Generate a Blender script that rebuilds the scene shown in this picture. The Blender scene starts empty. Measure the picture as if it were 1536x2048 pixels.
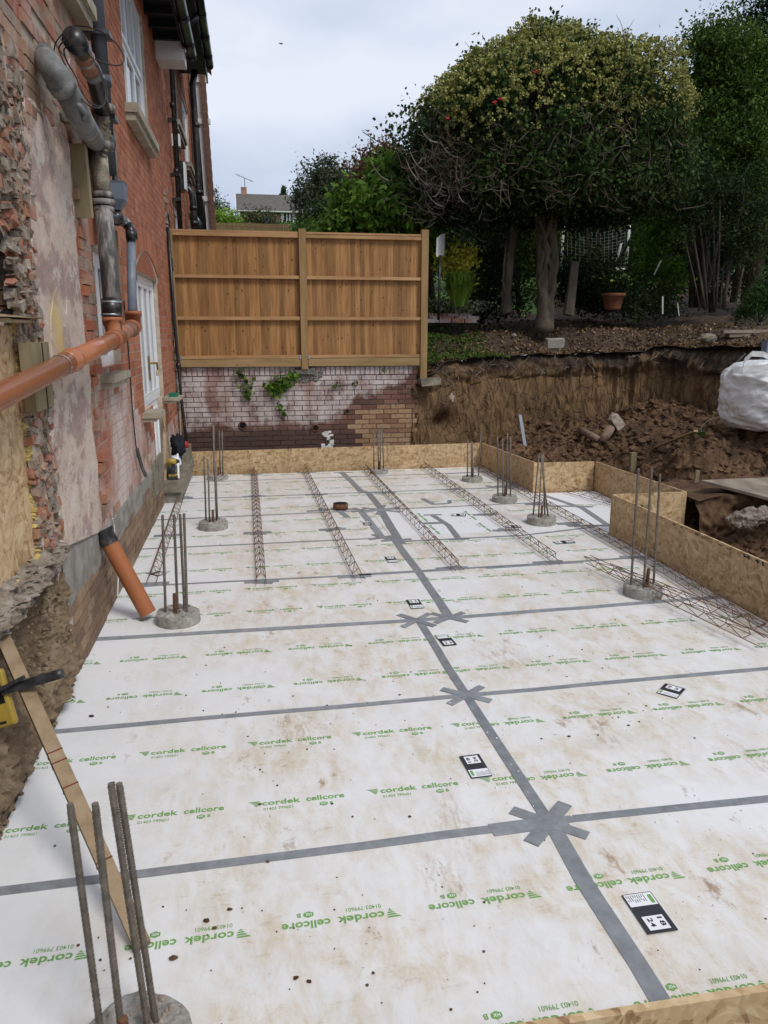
import bpy, bmesh, math, random
import numpy as np
from mathutils import Vector, Matrix, noise
R = random.Random(7); NR = np.random.RandomState(11)
S = bpy.context.scene; COL = S.collection
# ------------------------------------------------------------------ camera
CAMH = 2.0; F = 1540.0
PITCH = math.atan(364/1540.); YAW = math.atan(288/math.hypot(1540, 364))
FW = Vector((math.sin(YAW)*math.cos(PITCH), math.cos(YAW)*math.cos(PITCH), -math.sin(PITCH)))
RT = Vector((math.cos(YAW), -math.sin(YAW), 0)); UP = RT.cross(FW)
cd = bpy.data.cameras.new('camera'); cam = bpy.data.objects.new('camera', cd); COL.objects.link(cam)
m = Matrix((RT, UP, -FW)).transposed().to_4x4(); m.translation = (0, 0, CAMH); cam.matrix_world = m
cd.sensor_fit = 'VERTICAL'; cd.sensor_height = 36; cd.lens = F/2048*36; cd.clip_start = .05; cd.clip_end = 500
S.camera = cam
S.render.resolution_x = 768; S.render.resolution_y = 1024
S.view_settings.view_transform = 'Standard'; S.view_settings.look = 'None'
S.view_settings.exposure = 0.54; S.view_settings.gamma = 1; S.view_settings.use_curve_mapping = False
# ------------------------------------------------------------------ sky and sun
W = bpy.data.worlds.new('World'); S.world = W; W.use_nodes = True
nt = W.node_tree; N = nt.nodes; L = nt.links; N.clear()
out = N.new('ShaderNodeOutputWorld'); bg = N.new('ShaderNodeBackground'); L.new(bg.outputs[0], out.inputs[0])
sky = N.new('ShaderNodeTexSky'); sky.sky_type = 'NISHITA'; sky.sun_disc = False
SUN_EL, SUN_AZ = 50, 148
sky.sun_elevation = math.radians(SUN_EL); sky.sun_rotation = math.radians(SUN_AZ)
sk = N.new('ShaderNodeMixRGB'); sk.blend_type = 'MULTIPLY'; sk.inputs[0].default_value = 1; sk.inputs[2].default_value = (.45, .45, .45, 1)
L.new(sky.outputs[0], sk.inputs[1])
tc = N.new('ShaderNodeTexCoord'); mp = N.new('ShaderNodeMapping'); mp.inputs['Scale'].default_value = (1.6, 1.6, 4.2)
L.new(tc.outputs['Generated'], mp.inputs[0])
nz = N.new('ShaderNodeTexNoise'); nz.inputs['Scale'].default_value = 1.5; nz.inputs['Detail'].default_value = 5; nz.inputs['Roughness'].default_value = .45
L.new(mp.outputs[0], nz.inputs[0])
cr = N.new('ShaderNodeValToRGB'); e = cr.color_ramp.elements
e[0].position = .38; e[0].color = (3.3, 4.0, 5.25, 1); e[1].position = .62; e[1].color = (5.9, 6.3, 7.1, 1)
L.new(nz.outputs[0], cr.inputs[0])
mx = N.new('ShaderNodeMixRGB'); mx.inputs[0].default_value = .92
L.new(sk.outputs[0], mx.inputs[1]); L.new(cr.outputs[0], mx.inputs[2]); L.new(mx.outputs[0], bg.inputs[0])
bg.inputs[1].default_value = .1
sl = bpy.data.lights.new('sun', 'SUN'); sl.energy = 1.45; sl.angle = math.radians(18); sl.color = (1, .97, .92)
so = bpy.data.objects.new('sun', sl); COL.objects.link(so)
az = math.radians(SUN_AZ); el = math.radians(SUN_EL)
sd = Vector((math.sin(az)*math.cos(el), math.cos(az)*math.cos(el), math.sin(el)))
so.rotation_euler = sd.to_track_quat('Z', 'Y').to_euler()
# ------------------------------------------------------------------ helpers
def ray(u, v): return FW + RT*((u-768)/F) - UP*((v-1024)/F)
def aty(u, v, y): r = ray(u, v); return r*(y/r.y) + Vector((0, 0, CAMH))
def atz(u, v, z): r = ray(u, v); return r*((z-CAMH)/r.z) + Vector((0, 0, CAMH))
def atd(u, v, d): return ray(u, v)*d + Vector((0, 0, CAMH))
A0, B0 = -1.10, .0145                                   # house wall line x = A0 + B0*y
ES = Vector((B0, 1, 0)).normalized(); EO = Vector((1, -B0, 0)).normalized(); EZ = Vector((0, 0, 1))
EX, EY = Vector((1, 0, 0)), Vector((0, 1, 0))
def Wp(s, z, o=0.): return Vector((A0+B0*s, s, z)) + EO*o
def atw(u, v, o=0.):
    r = ray(u, v); t = (A0+o)/(r.x-B0*r.y); return r*t + Vector((0, 0, CAMH))
def prj(p):
    d = Vector(p)-Vector((0, 0, CAMH)); z = d.dot(FW)
    if z < .1: return None
    return 768+F*d.dot(RT)/z, 1024-F*d.dot(UP)/z, z

def nodes(name):
    mt = bpy.data.materials.new(name); mt.use_nodes = True
    nt = mt.node_tree; b = nt.nodes['Principled BSDF']; b.inputs['Specular IOR Level'].default_value = .3
    return mt, nt, b
def nn(nt, t, **k):
    n = nt.nodes.new(t)
    for a, v in k.items():
        if a.startswith('i_'):
            n.inputs[int(a[2:]) if a[2:].isdigit() else a[2:].replace('_', ' ')].default_value = v
        else: setattr(n, a, v)
    return n
def c4(c): return (c[0], c[1], c[2], 1)
def pos(nt, scale=(1, 1, 1), rot=(0, 0, 0), local=False):
    g = nn(nt, 'ShaderNodeTexCoord').outputs['Object'] if local else nn(nt, 'ShaderNodeNewGeometry').outputs['Position']
    mp = nn(nt, 'ShaderNodeMapping'); mp.inputs['Scale'].default_value = scale; mp.inputs['Rotation'].default_value = rot
    nt.links.new(g, mp.inputs[0]); return mp.outputs[0]
def noi(nt, vec, sc, det=4, ro=.55, dist=0):
    n = nn(nt, 'ShaderNodeTexNoise'); n.inputs['Scale'].default_value = sc; n.inputs['Detail'].default_value = det
    n.inputs['Roughness'].default_value = ro; n.inputs['Distortion'].default_value = dist
    nt.links.new(vec, n.inputs['Vector']); return n.outputs[0]
def ramp(nt, f, stops):
    r = nn(nt, 'ShaderNodeValToRGB'); el = r.color_ramp.elements
    while len(el) < len(stops): el.new(.5)
    for i, (p, c) in enumerate(stops):
        el[i].position = p; el[i].color = c4(c) if not isinstance(c, (int, float)) else (c, c, c, 1)
    nt.links.new(f, r.inputs[0]); return r.outputs[0]
def mix(nt, f, a, b, mode='MIX'):
    m = nn(nt, 'ShaderNodeMixRGB', blend_type=mode)
    for i, v in ((0, f), (1, a), (2, b)):
        if hasattr(v, 'links') or hasattr(v, 'is_linked'): nt.links.new(v, m.inputs[i])
        else: m.inputs[i].default_value = v if i == 0 else c4(v)
    return m.outputs[0]
def mth(nt, op, a, b=None, clamp=False):
    m = nn(nt, 'ShaderNodeMath', operation=op, use_clamp=clamp)
    for i, v in ((0, a), (1, b)):
        if v is None: continue
        if hasattr(v, 'is_linked'): nt.links.new(v, m.inputs[i])
        else: m.inputs[i].default_value = v
    return m.outputs[0]
def bump(nt, b, h, st=.5, d=.01):
    n = nn(nt, 'ShaderNodeBump'); n.inputs['Strength'].default_value = st; n.inputs['Distance'].default_value = d
    nt.links.new(h, n.inputs['Height']); nt.links.new(n.outputs[0], b.inputs['Normal'])
def rnd(nt):
    g = nn(nt, 'ShaderNodeNewGeometry').outputs['Random Per Island']; o = nn(nt, 'ShaderNodeObjectInfo').outputs['Random']
    return mth(nt, 'FRACT', mth(nt, 'ADD', g, o))
def setc(nt, b, c): nt.links.new(c, b.inputs['Base Color'])
def mat(name, stops, sc=8, det=6, ro=.7, bu=.3, bd=.01, stretch=(1, 1, 1), isl=0., metal=0., spec=.3, coat=0, dirt=None, dsc=3, rough2=None):
    mt, nt, b = nodes(name)
    v = pos(nt, stretch); f = noi(nt, v, sc, det, .62)
    c = ramp(nt, f, stops) if len(stops) > 1 else None
    if c is None: c = mix(nt, 0., stops[0][1], stops[0][1])
    if dirt: c = mix(nt, ramp(nt, noi(nt, pos(nt), dsc, 6, .7), [(dirt[1], 0), (dirt[2], 1)]), c, dirt[0])
    if isl:
        r = ramp(nt, rnd(nt), [(0, 1-isl), (1, 1+isl*.8)]); c = mix(nt, 1., c, r, 'MULTIPLY')
    setc(nt, b, c); b.inputs['Roughness'].default_value = ro; b.inputs['Metallic'].default_value = metal
    b.inputs['Specular IOR Level'].default_value = spec
    if bu: bump(nt, b, f, bu, bd)
    return mt
MT = {}
def two(c, k=.65): return [(.3, tuple(x*k for x in c)), (.7, c)]
MT['upvc'] = mat('white_upvc', two((.78, .79, .8), .9), 3, ro=.3, bu=0, spec=.5)
MT['stone'] = mat('sill_stone', two((.42, .37, .28), .6), 6, ro=.85, bu=.3)
MT['black'] = mat('black_plastic', two((.016, .016, .018), .6), 5, ro=.35, bu=0, spec=.5, dirt=((.10, .09, .08), .52, .75), dsc=9)
MT['dgrey'] = mat('dark_grey_pipe', two((.055, .06, .07), .7), 5, ro=.4, bu=0, spec=.5, dirt=((.16, .16, .16), .55, .8), dsc=6)
MT['grey'] = mat('grey_plastic', two((.17, .20, .25), .8), 6, ro=.45, bu=0, dirt=((.28, .28, .27), .5, .8))
MT['lead'] = mat('grey_wrapped_lead', [(.3, (.07, .075, .075)), (.55, (.17, .175, .17)), (.75, (.34, .33, .30))], 9, ro=.5, bu=.7, bd=.02, stretch=(1, 1, .6))
MT['iron'] = mat('weathered_iron', [(.3, (.04, .038, .036)), (.47, (.10, .095, .09)), (.56, (.26, .24, .22)), (.68, (.50, .48, .45))], 14, ro=.75, bu=.5, stretch=(1, 1, .16))
MT['crust'] = mat('mortar_crust', [(.3, (.13, .11, .07)), (.55, (.30, .27, .20)), (.75, (.45, .42, .35))], 11, ro=.9, bu=1., bd=.03)
MT['orange'] = mat('orange_pvc', two((.42, .15, .065), .88), 4, ro=.24, bu=0, spec=.55, dirt=((.38, .22, .14), .6, .9), dsc=14)
MT['orange2'] = mat('dusty_orange_pvc', two((.36, .125, .05), .85), 4, ro=.5, bu=0)
MT['clayr'] = mat('broken_clay', [(.3, (.12, .085, .06)), (.6, (.26, .18, .125)), (.8, (.38, .33, .28))], 9, ro=.9, bu=.5)
MT['clayo'] = mat('clay_pipe_dirty', [(.3, (.10, .09, .08)), (.55, (.34, .13, .07)), (.75, (.36, .30, .26))], 10, ro=.7, bu=.4)
MT['galv'] = mat('galvanised', two((.42, .44, .46), .6), 20, ro=.4, bu=0, metal=.6)
MT['rebar'] = mat('rebar_steel', [(.3, (.10, .085, .07)), (.6, (.19, .16, .13)), (.8, (.30, .25, .2))], 30, ro=.75, bu=.2, metal=.1)
MT['rust'] = mat('rusty_wire', [(.3, (.10, .055, .04)), (.7, (.22, .13, .09))], 20, ro=.8, bu=0)
MT['rustd'] = mat('rusty_bar', [(.3, (.07, .03, .02)), (.7, (.20, .09, .05))], 30, ro=.85, bu=.3)
MT['conc'] = mat('concrete', [(.25, (.15, .135, .115)), (.5, (.30, .28, .25)), (.8, (.46, .44, .40))], 22, 8, ro=.9, bu=1., bd=.012)
MT['concd'] = mat('old_concrete', [(.25, (.10, .09, .07)), (.5, (.20, .175, .13)), (.8, (.32, .29, .22))], 9, 8, ro=.9, bu=.8, bd=.02)
MT['render'] = mat('plinth_render', [(.25, (.13, .12, .10)), (.5, (.24, .22, .19)), (.8, (.36, .34, .31))], 7, 8, ro=.92, bu=.8, bd=.015)
MT['mortar'] = mat('mortar', [(.3, (.32, .25, .19)), (.7, (.52, .43, .34))], 12, ro=.95, bu=.4)
MT['mortard'] = mat('dark_mortar', [(.3, (.07, .055, .045)), (.7, (.22, .18, .16))], 6, ro=.95, bu=.4)
MT['timber'] = mat('sawn_timber', [(.25, (.20, .135, .075)), (.5, (.33, .235, .14)), (.8, (.42, .32, .21))], 14, 6, ro=.75, bu=.25, stretch=(1, 1, .12), isl=.12)
MT['timberg'] = mat('treated_timber', [(.25, (.15, .12, .065)), (.5, (.25, .205, .115)), (.8, (.33, .28, .17))], 10, 6, ro=.75, bu=.2, stretch=(1, 1, .15), isl=.1)
MT['rail'] = mat('fence_rail_wood', [(.25, (.25, .13, .055)), (.55, (.38, .22, .10)), (.8, (.47, .30, .15))], 12, 6, ro=.75, bu=.25, stretch=(.15, 1, 1), isl=.1, dirt=((.22, .10, .04), .62, .72), dsc=14)
MT['gravelb'] = mat('gravel_board_wood', [(.25, (.20, .13, .05)), (.55, (.30, .20, .09)), (.8, (.37, .26, .13))], 12, 6, ro=.75, bu=.25, stretch=(.15, 1, 1))
MT['postw'] = mat('fence_post_wood', [(.25, (.19, .115, .045)), (.55, (.29, .18, .08)), (.8, (.36, .25, .12))], 12, 6, ro=.75, bu=.25, stretch=(1, 1, .12))
MT['tape'] = mat('grey_duct_tape', [(.3, (.18, .19, .20)), (.7, (.29, .305, .32))], 14, ro=.36, bu=.5, bd=.004, isl=.14, stretch=(1, 1, 1), dirt=((.34, .34, .33), .66, .76), dsc=28)
MT['green'] = mat('green_ink', two((.17, .37, .09), .88), 12, ro=.5, bu=0, dirt=((.5, .52, .35), .64, .82), dsc=20)
MT['labb'] = mat('label_black', two((.03, .032, .036), .8), 6, ro=.35, bu=0)
MT['labw'] = mat('label_white', two((.8, .8, .82), .95), 6, ro=.4, bu=0)
MT['ink'] = mat('black_ink', two((.02, .02, .02), .8), 6, ro=.5, bu=0)
MT['redink'] = mat('red_ink', two((.16, .02, .02), .8), 6, ro=.6, bu=0)
MT['white'] = mat('white_paint', two((.66, .65, .62), .85), 5, ro=.6, bu=0)
MT['dark'] = mat('black_and_hole_shade', two((.006, .006, .006), .8), 5, ro=.9, bu=0)  # near-black; its colour supplies the shade in holes, plain black elsewhere
MT['soffit'] = mat('black_soffit', two((.012, .012, .016), .8), 5, ro=.6, bu=0)
MT['tile'] = mat('roof_tile', [(.3, (.10, .05, .035)), (.7, (.17, .09, .06))], 8, ro=.8, bu=.3)
MT['slate'] = mat('grey_roof', [(.3, (.08, .07, .058)), (.7, (.13, .115, .095))], 4, ro=.8, bu=.3)
MT['foam'] = mat('expanding_foam', [(.3, (.42, .30, .08)), (.7, (.62, .50, .20))], 25, ro=.8, bu=1, bd=.02)
MT['bark'] = mat('tree_bark', [(.25, (.045, .036, .024)), (.55, (.115, .092, .062)), (.8, (.21, .175, .12))], 12, 6, ro=.9, bu=.8, bd=.03, stretch=(1, 1, .2))
MT['barkd'] = mat('dark_bark', [(.3, (.035, .028, .02)), (.7, (.11, .09, .065))], 12, 6, ro=.9, bu=.4, stretch=(1, 1, .2))  # darker brown than the tree bark, for the bush stems
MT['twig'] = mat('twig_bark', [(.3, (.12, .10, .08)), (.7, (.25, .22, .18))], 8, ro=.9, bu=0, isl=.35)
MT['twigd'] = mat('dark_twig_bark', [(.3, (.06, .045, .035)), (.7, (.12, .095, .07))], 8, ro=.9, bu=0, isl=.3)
MT['litter'] = mat('leaf_litter', [(.3, (.10, .06, .03)), (.55, (.19, .12, .06)), (.8, (.32, .22, .12))], 7, ro=.8, bu=0, isl=.6)
MT['terra'] = mat('terracotta', two((.30, .12, .06), .7), 8, ro=.8, bu=.2)
MT['glass'] = mat('window_glass', two((.10, .12, .13), .8), 2, ro=.06, bu=0, spec=.8)
MT['cable'] = mat('cable_black', two((.02, .02, .02), .8), 5, ro=.4, bu=0)
MT['cableg'] = mat('cable_grey', two((.35, .35, .34), .8), 5, ro=.5, bu=0)
MT['yellow'] = mat('yellow_casing', two((.42, .29, .05), .7), 12, ro=.4, bu=0, dirt=((.3, .22, .1), .58, .8), dsc=30)
MT['metal'] = mat('dark_metal', [(.3, (.02, .02, .022)), (.65, (.09, .09, .09))], 30, ro=.4, bu=.2, metal=.5)
MT['jacket'] = mat('black_cloth', two((.012, .013, .02), .6), 12, ro=.8, bu=.6)
MT['red'] = mat('red_plastic', two((.42, .02, .025), .8), 6, ro=.4, bu=0)
MT['blue'] = mat('blue_packaging', [(.45, (.03, .05, .22)), (.55, (.7, .7, .75))], 14, ro=.4, bu=0)
MT['greenp'] = mat('green_plastic', two((.01, .17, .10), .8), 6, ro=.4, bu=0)
MT['rubble'] = mat('rubble', [(.3, (.13, .09, .06)), (.55, (.30, .25, .20)), (.8, (.48, .44, .40))], 12, ro=.9, bu=.8, bd=.02, isl=.25)
MT['ply'] = mat('muddy_board', [(.3, (.14, .11, .08)), (.6, (.27, .22, .17)), (.8, (.36, .31, .25))], 4, 8, ro=.85, bu=.3)
MT['rope'] = mat('rope', two((.45, .40, .3), .8), 9, ro=.8, bu=0)

def osb(name, base=1.0):
    mt, nt, b = nodes(name)
    cs = None
    g = pos(nt)
    w = nn(nt, 'ShaderNodeTexNoise'); w.inputs['Scale'].default_value = 5; nt.links.new(g, w.inputs['Vector'])
    for k, (sc, ro) in enumerate((((14, 14, 42), (.5, .35, .3)), ((42, 42, 16), (-.4, .6, .9)))):
        mp = nn(nt, 'ShaderNodeMapping'); mp.inputs['Scale'].default_value = sc; mp.inputs['Rotation'].default_value = ro
        a = nn(nt, 'ShaderNodeVectorMath', operation='MULTIPLY_ADD'); nt.links.new(w.outputs['Color'], a.inputs[0])
        a.inputs[1].default_value = (.22, .22, .22); nt.links.new(g, a.inputs[2]); nt.links.new(a.outputs[0], mp.inputs[0])
        v = nn(nt, 'ShaderNodeTexVoronoi'); v.inputs['Scale'].default_value = 1; nt.links.new(mp.outputs[0], v.inputs['Vector'])
        x = nn(nt, 'ShaderNodeSeparateColor'); nt.links.new(v.outputs['Color'], x.inputs[0])
        cs = x.outputs[0] if cs is None else mth(nt, 'ADD', mth(nt, 'MULTIPLY', cs, .5), mth(nt, 'MULTIPLY', x.outputs[0], .5))
    q = base
    c = ramp(nt, cs, [(.08, (.26*q, .15*q, .07*q)), (.35, (.43*q, .285*q, .145*q)), (.6, (.52*q, .365*q, .20*q)), (.92, (.62*q, .47*q, .28*q))])
    c = mix(nt, ramp(nt, noi(nt, g, 3, 5, .6), [(.4, 0), (.8, .45)]), c, (.40*q, .29*q, .17*q))
    setc(nt, b, c); b.inputs['Roughness'].default_value = .65; bump(nt, b, cs, .25, .004); return mt
MT['osb'] = osb('osb_strand_board'); MT['osby'] = osb('osb_sheathing', 1.06)

def brickm(name, stops, isl=.25, white=None, soot=None, sc=2.2):
    mt, nt, b = nodes(name); g = pos(nt)
    f = noi(nt, g, 30, 6, .6)
    r = rnd(nt); c = ramp(nt, r, stops)
    c = mix(nt, ramp(nt, f, [(.3, .0), (.75, .5)]), c, tuple(x*.55 for x in stops[0][1]))
    if white: c = mix(nt, ramp(nt, noi(nt, pos(nt, (1, 1, .6)), sc, 8, .7), [(white[1], 0), (white[2], white[3])]), c, white[0])
    if soot: c = mix(nt, ramp(nt, noi(nt, pos(nt, (1, 1, .35)), 1.6, 6, .65), [(soot[1], 0), (soot[2], .7)]), c, soot[0])
    setc(nt, b, c); b.inputs['Roughness'].default_value = .88; bump(nt, b, f, .5, .006); return mt, nt, b, c
MT['bred'] = brickm('red_brick', [(0, (.31, .105, .056)), (.5, (.41, .15, .08)), (1, (.48, .20, .115))], white=((.46, .30, .22), .6, .8, .5), soot=((.12, .06, .045), .6, .75))[0]
MT['bold'] = brickm('old_brick', [(0, (.30, .10, .06)), (.35, (.40, .17, .10)), (.7, (.36, .24, .15)), (1, (.24, .18, .14))], white=((.50, .42, .35), .45, .7, .8), soot=((.10, .08, .06), .62, .75))[0]
MT['bsalt'] = brickm('salted_brick', [(0, (.30, .10, .06)), (.5, (.40, .16, .10)), (1, (.38, .20, .14))], white=((.56, .50, .46), .38, .62, .85))[0]
MT['bstock'] = brickm('footing_brick', [(0, (.17, .11, .07)), (.5, (.28, .18, .11)), (1, (.34, .23, .145))], soot=((.09, .065, .05), .5, .72))[0]
# garden wall bricks: limewash worn off below a slanting line, damp dark band low down
def garden_brick(name, dark):
    mt, nt, b = nodes(name); g = pos(nt); f = noi(nt, g, 26, 6, .6)
    if dark: c = ramp(nt, rnd(nt), [(0, (.22, .12, .07)), (.5, (.34, .21, .12)), (1, (.40, .27, .16))])
    else:
        c = ramp(nt, rnd(nt), [(0, (.10, .052, .04)), (.5, (.165, .08, .06)), (1, (.22, .12, .09))])
        x = nn(nt, 'ShaderNodeSeparateXYZ'); nt.links.new(nn(nt, 'ShaderNodeNewGeometry').outputs['Position'], x.inputs[0])
        n1 = noi(nt, g, 1.8, 6, .65)
        line = mth(nt, 'SUBTRACT', x.outputs[2], mth(nt, 'MULTIPLY_ADD' if False else 'ADD', mth(nt, 'MULTIPLY', mth(nt, 'MAXIMUM', mth(nt, 'SUBTRACT', x.outputs[0], 1.1), 0.), .52), .58))
        a = mth(nt, 'ADD', mth(nt, 'MULTIPLY', line, 3.0), mth(nt, 'MULTIPLY', mth(nt, 'SUBTRACT', n1, .5), 3.2))
        a = ramp(nt, a, [(.0, 0), (.35, 1)])
        n2 = ramp(nt, noi(nt, pos(nt, (1, 1, .7)), 4.2, 8, .72), [(.36, .12), (.5, .75), (.62, 1)])
        rg = ramp(nt, noi(nt, pos(nt, (1.6, 1, .6)), 1.5, 3, .5), [(.52, 0), (.64, .75)])
        wc = mix(nt, rg, ramp(nt, f, [(.3, (.46, .39, .37)), (.7, (.68, .62, .60))]), (.30, .15, .12))
        c = mix(nt, mth(nt, 'MULTIPLY', a, n2), c, wc)
        lo = ramp(nt, mth(nt, 'SUBTRACT', x.outputs[2], mth(nt, 'MULTIPLY', noi(nt, g, 2.5, 4), .25)), [(.34, .75), (.5, 0)])
        c = mix(nt, lo, c, (.06, .04, .034))
    c = mix(nt, ramp(nt, f, [(.45, 0), (.85, .6)]), c, (.08, .055, .045))
    setc(nt, b, c); b.inputs['Roughness'].default_value = .9; bump(nt, b, f, .7, .008); return mt
MT['gbrick'] = garden_brick('limewashed_garden_brick', False); MT['gbrick2'] = garden_brick('yellow_stock_brick', True)
# feather edge fence board wood with knots
def fence_m():
    mt, nt, b = nodes('fence_board_wood'); g = pos(nt, (1, 1, .07)); f = noi(nt, g, 34, 6, .6)
    c = ramp(nt, f, [(.25, (.20, .092, .032)), (.5, (.34, .175, .065)), (.8, (.46, .265, .11))])
    v = nn(nt, 'ShaderNodeTexVoronoi'); v.inputs['Scale'].default_value = 1; nt.links.new(pos(nt, (11, 3, 6.5)), v.inputs['Vector'])
    c = mix(nt, ramp(nt, v.outputs['Distance'], [(.07, .9), (.15, 0)]), c, (.10, .035, .014))
    c = mix(nt, ramp(nt, noi(nt, pos(nt, (2.2, 1, .35)), 1.2, 4), [(.55, 0), (.72, .55)]), c, (.22, .10, .04))
    c = mix(nt, 1., c, ramp(nt, rnd(nt), [(0, .66), (.5, .95), (1, 1.22)]), 'MULTIPLY')
    setc(nt, b, c); b.inputs['Roughness'].default_value = .7; bump(nt, b, f, .25, .004); return mt
MT['fence'] = fence_m()
# white void former board, scuffed with clay
def board_m(name, dirt):
    mt, nt, b = nodes(name); g = pos(nt)
    c = mix(nt, 0., (.765, .765, .77), (.765, .765, .77))
    if dirt:
        big = noi(nt, pos(nt, (.8, 1, 1)), 1.35, 5, .6, .6)
        mid = noi(nt, pos(nt, (2.2, 1, 1), (0, 0, .5)), 4.2, 10, .78, .35)
        fin = noi(nt, pos(nt, (1, 3.2, 1), (0, 0, -.8)), 9, 10, .82, .5)
        x = nn(nt, 'ShaderNodeSeparateXYZ'); nt.links.new(nn(nt, 'ShaderNodeNewGeometry').outputs['Position'], x.inputs[0])
        ed = ramp(nt, mth(nt, 'MULTIPLY', mth(nt, 'ADD', x.outputs[0], 1.0), .8), [(.1, .15), (.75, 1)])
        a = mth(nt, 'MULTIPLY', ramp(nt, big, [(.34, .22), (.56, 1)]), ramp(nt, mid, [(.42, .22), (.62, 1)]))
        a = mth(nt, 'MULTIPLY', a, ed)
        c = mix(nt, mth(nt, 'MULTIPLY', a, .78*dirt, True), c, (.57, .46, .30))
        s = mth(nt, 'MULTIPLY', ramp(nt, fin, [(.54, 0), (.66, 1)]), ramp(nt, big, [(.38, .08), (.56, 1)]))
        s = mth(nt, 'MULTIPLY', mth(nt, 'MULTIPLY', s, ramp(nt, mid, [(.45, .1), (.6, 1)])), ed)
        c = mix(nt, mth(nt, 'MULTIPLY', s, .8*dirt, True), c, (.36, .22, .10))
        sp = ramp(nt, noi(nt, g, 75, 3, .6), [(.70, 0), (.76, .7)])
        c = mix(nt, mth(nt, 'MULTIPLY', sp, ramp(nt, noi(nt, g, 2.3, 3), [(.45, 0), (.6, 1)])), c, (.16, .10, .06))
        hv = noi(nt, pos(nt, (1.6, .8, 1), (0, 0, .15)), 3.1, 12, .74, .2)
        c = mix(nt, mth(nt, 'MULTIPLY', ramp(nt, hv, [(.60, 0), (.67, .85)]), ed), c, (.30, .17, .07))
        for (sx_, sy_), (cx_, cy_), r_ in (((1, .28), (.80, 2.75), .075), ((1, .6), (.66, 2.42), .10), ((1, 1), (1.72, 3.22), .10), ((1, .5), (2.35, 2.95), .10), ((1, .7), (1.55, 4.3), .2), ((1, .6), (.2, 3.65), .16)):
            dd = nn(nt, 'ShaderNodeVectorMath', operation='DISTANCE'); nt.links.new(pos(nt, (sx_, sy_, 1)), dd.inputs[0]); dd.inputs[1].default_value = (cx_*sx_, cy_*sy_, 0)
            c = mix(nt, mth(nt, 'MULTIPLY', ramp(nt, dd.outputs['Value'], [(r_*.3, 1), (r_*1.2, 0)]), ramp(nt, noi(nt, pos(nt, (3.2, 1, 1), (0, 0, .25)), 11, 10, .8), [(.46, 0), (.62, .7)])), c, (.36, .23, .11))
        c = mix(nt, ramp(nt, noi(nt, pos(nt, (1, 1, 1)), 3.0, 7, .7), [(.45, 0), (.8, .35)]), c, (.56, .56, .57))
        bump(nt, b, mid, .1, .002)
    setc(nt, b, c); b.inputs['Roughness'].default_value = .42; b.inputs['Specular IOR Level'].default_value = .4; return mt
MT['board'] = board_m('void_former_surface', 1.0); MT['boardc'] = board_m('clean_board_surface', 0)
# plaster remains on the old wall
def plaster_m():
    mt, nt, b = nodes('stripped_plaster'); g = pos(nt, (1, .45, .8)); f = noi(nt, g, 3.0, 12, .72, .0); f2 = noi(nt, pos(nt, (1, .5, .6)), 7, 12, .75); f3 = noi(nt, pos(nt), 40, 6, .7)
    c = ramp(nt, f, [(.36, (.30, .215, .19)), (.47, (.40, .29, .25)), (.485, (.52, .41, .335)), (.58, (.58, .475, .39)), (.60, (.42, .325, .29)), (.72, (.36, .29, .27))])
    c = mix(nt, ramp(nt, f2, [(.53, 0), (.57, .75)]), c, (.60, .52, .45))
    c = mix(nt, ramp(nt, f2, [(.36, .8), (.41, 0)]), c, (.27, .16, .125))
    c = mix(nt, ramp(nt, f3, [(.45, 0), (.8, .4)]), c, (.22, .17, .14))
    st = nn(nt, 'ShaderNodeVectorMath', operation='DISTANCE'); nt.links.new(pos(nt, (1, 1, .6)), st.inputs[0]); st.inputs[1].default_value = (-1.0, 4.72, 1.17)
    c = mix(nt, mth(nt, 'MULTIPLY', ramp(nt, st.outputs['Value'], [(.08, .8), (.2, 0)]), ramp(nt, f2, [(.4, 0), (.55, 1)])), c, (.58, .42, .12))
    setc(nt, b, c); b.inputs['Roughness'].default_value = .92; bump(nt, b, mth(nt, 'ADD', f, mth(nt, 'MULTIPLY', f2, .4)), .6, .02); return mt
MT['plaster'] = plaster_m()
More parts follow.
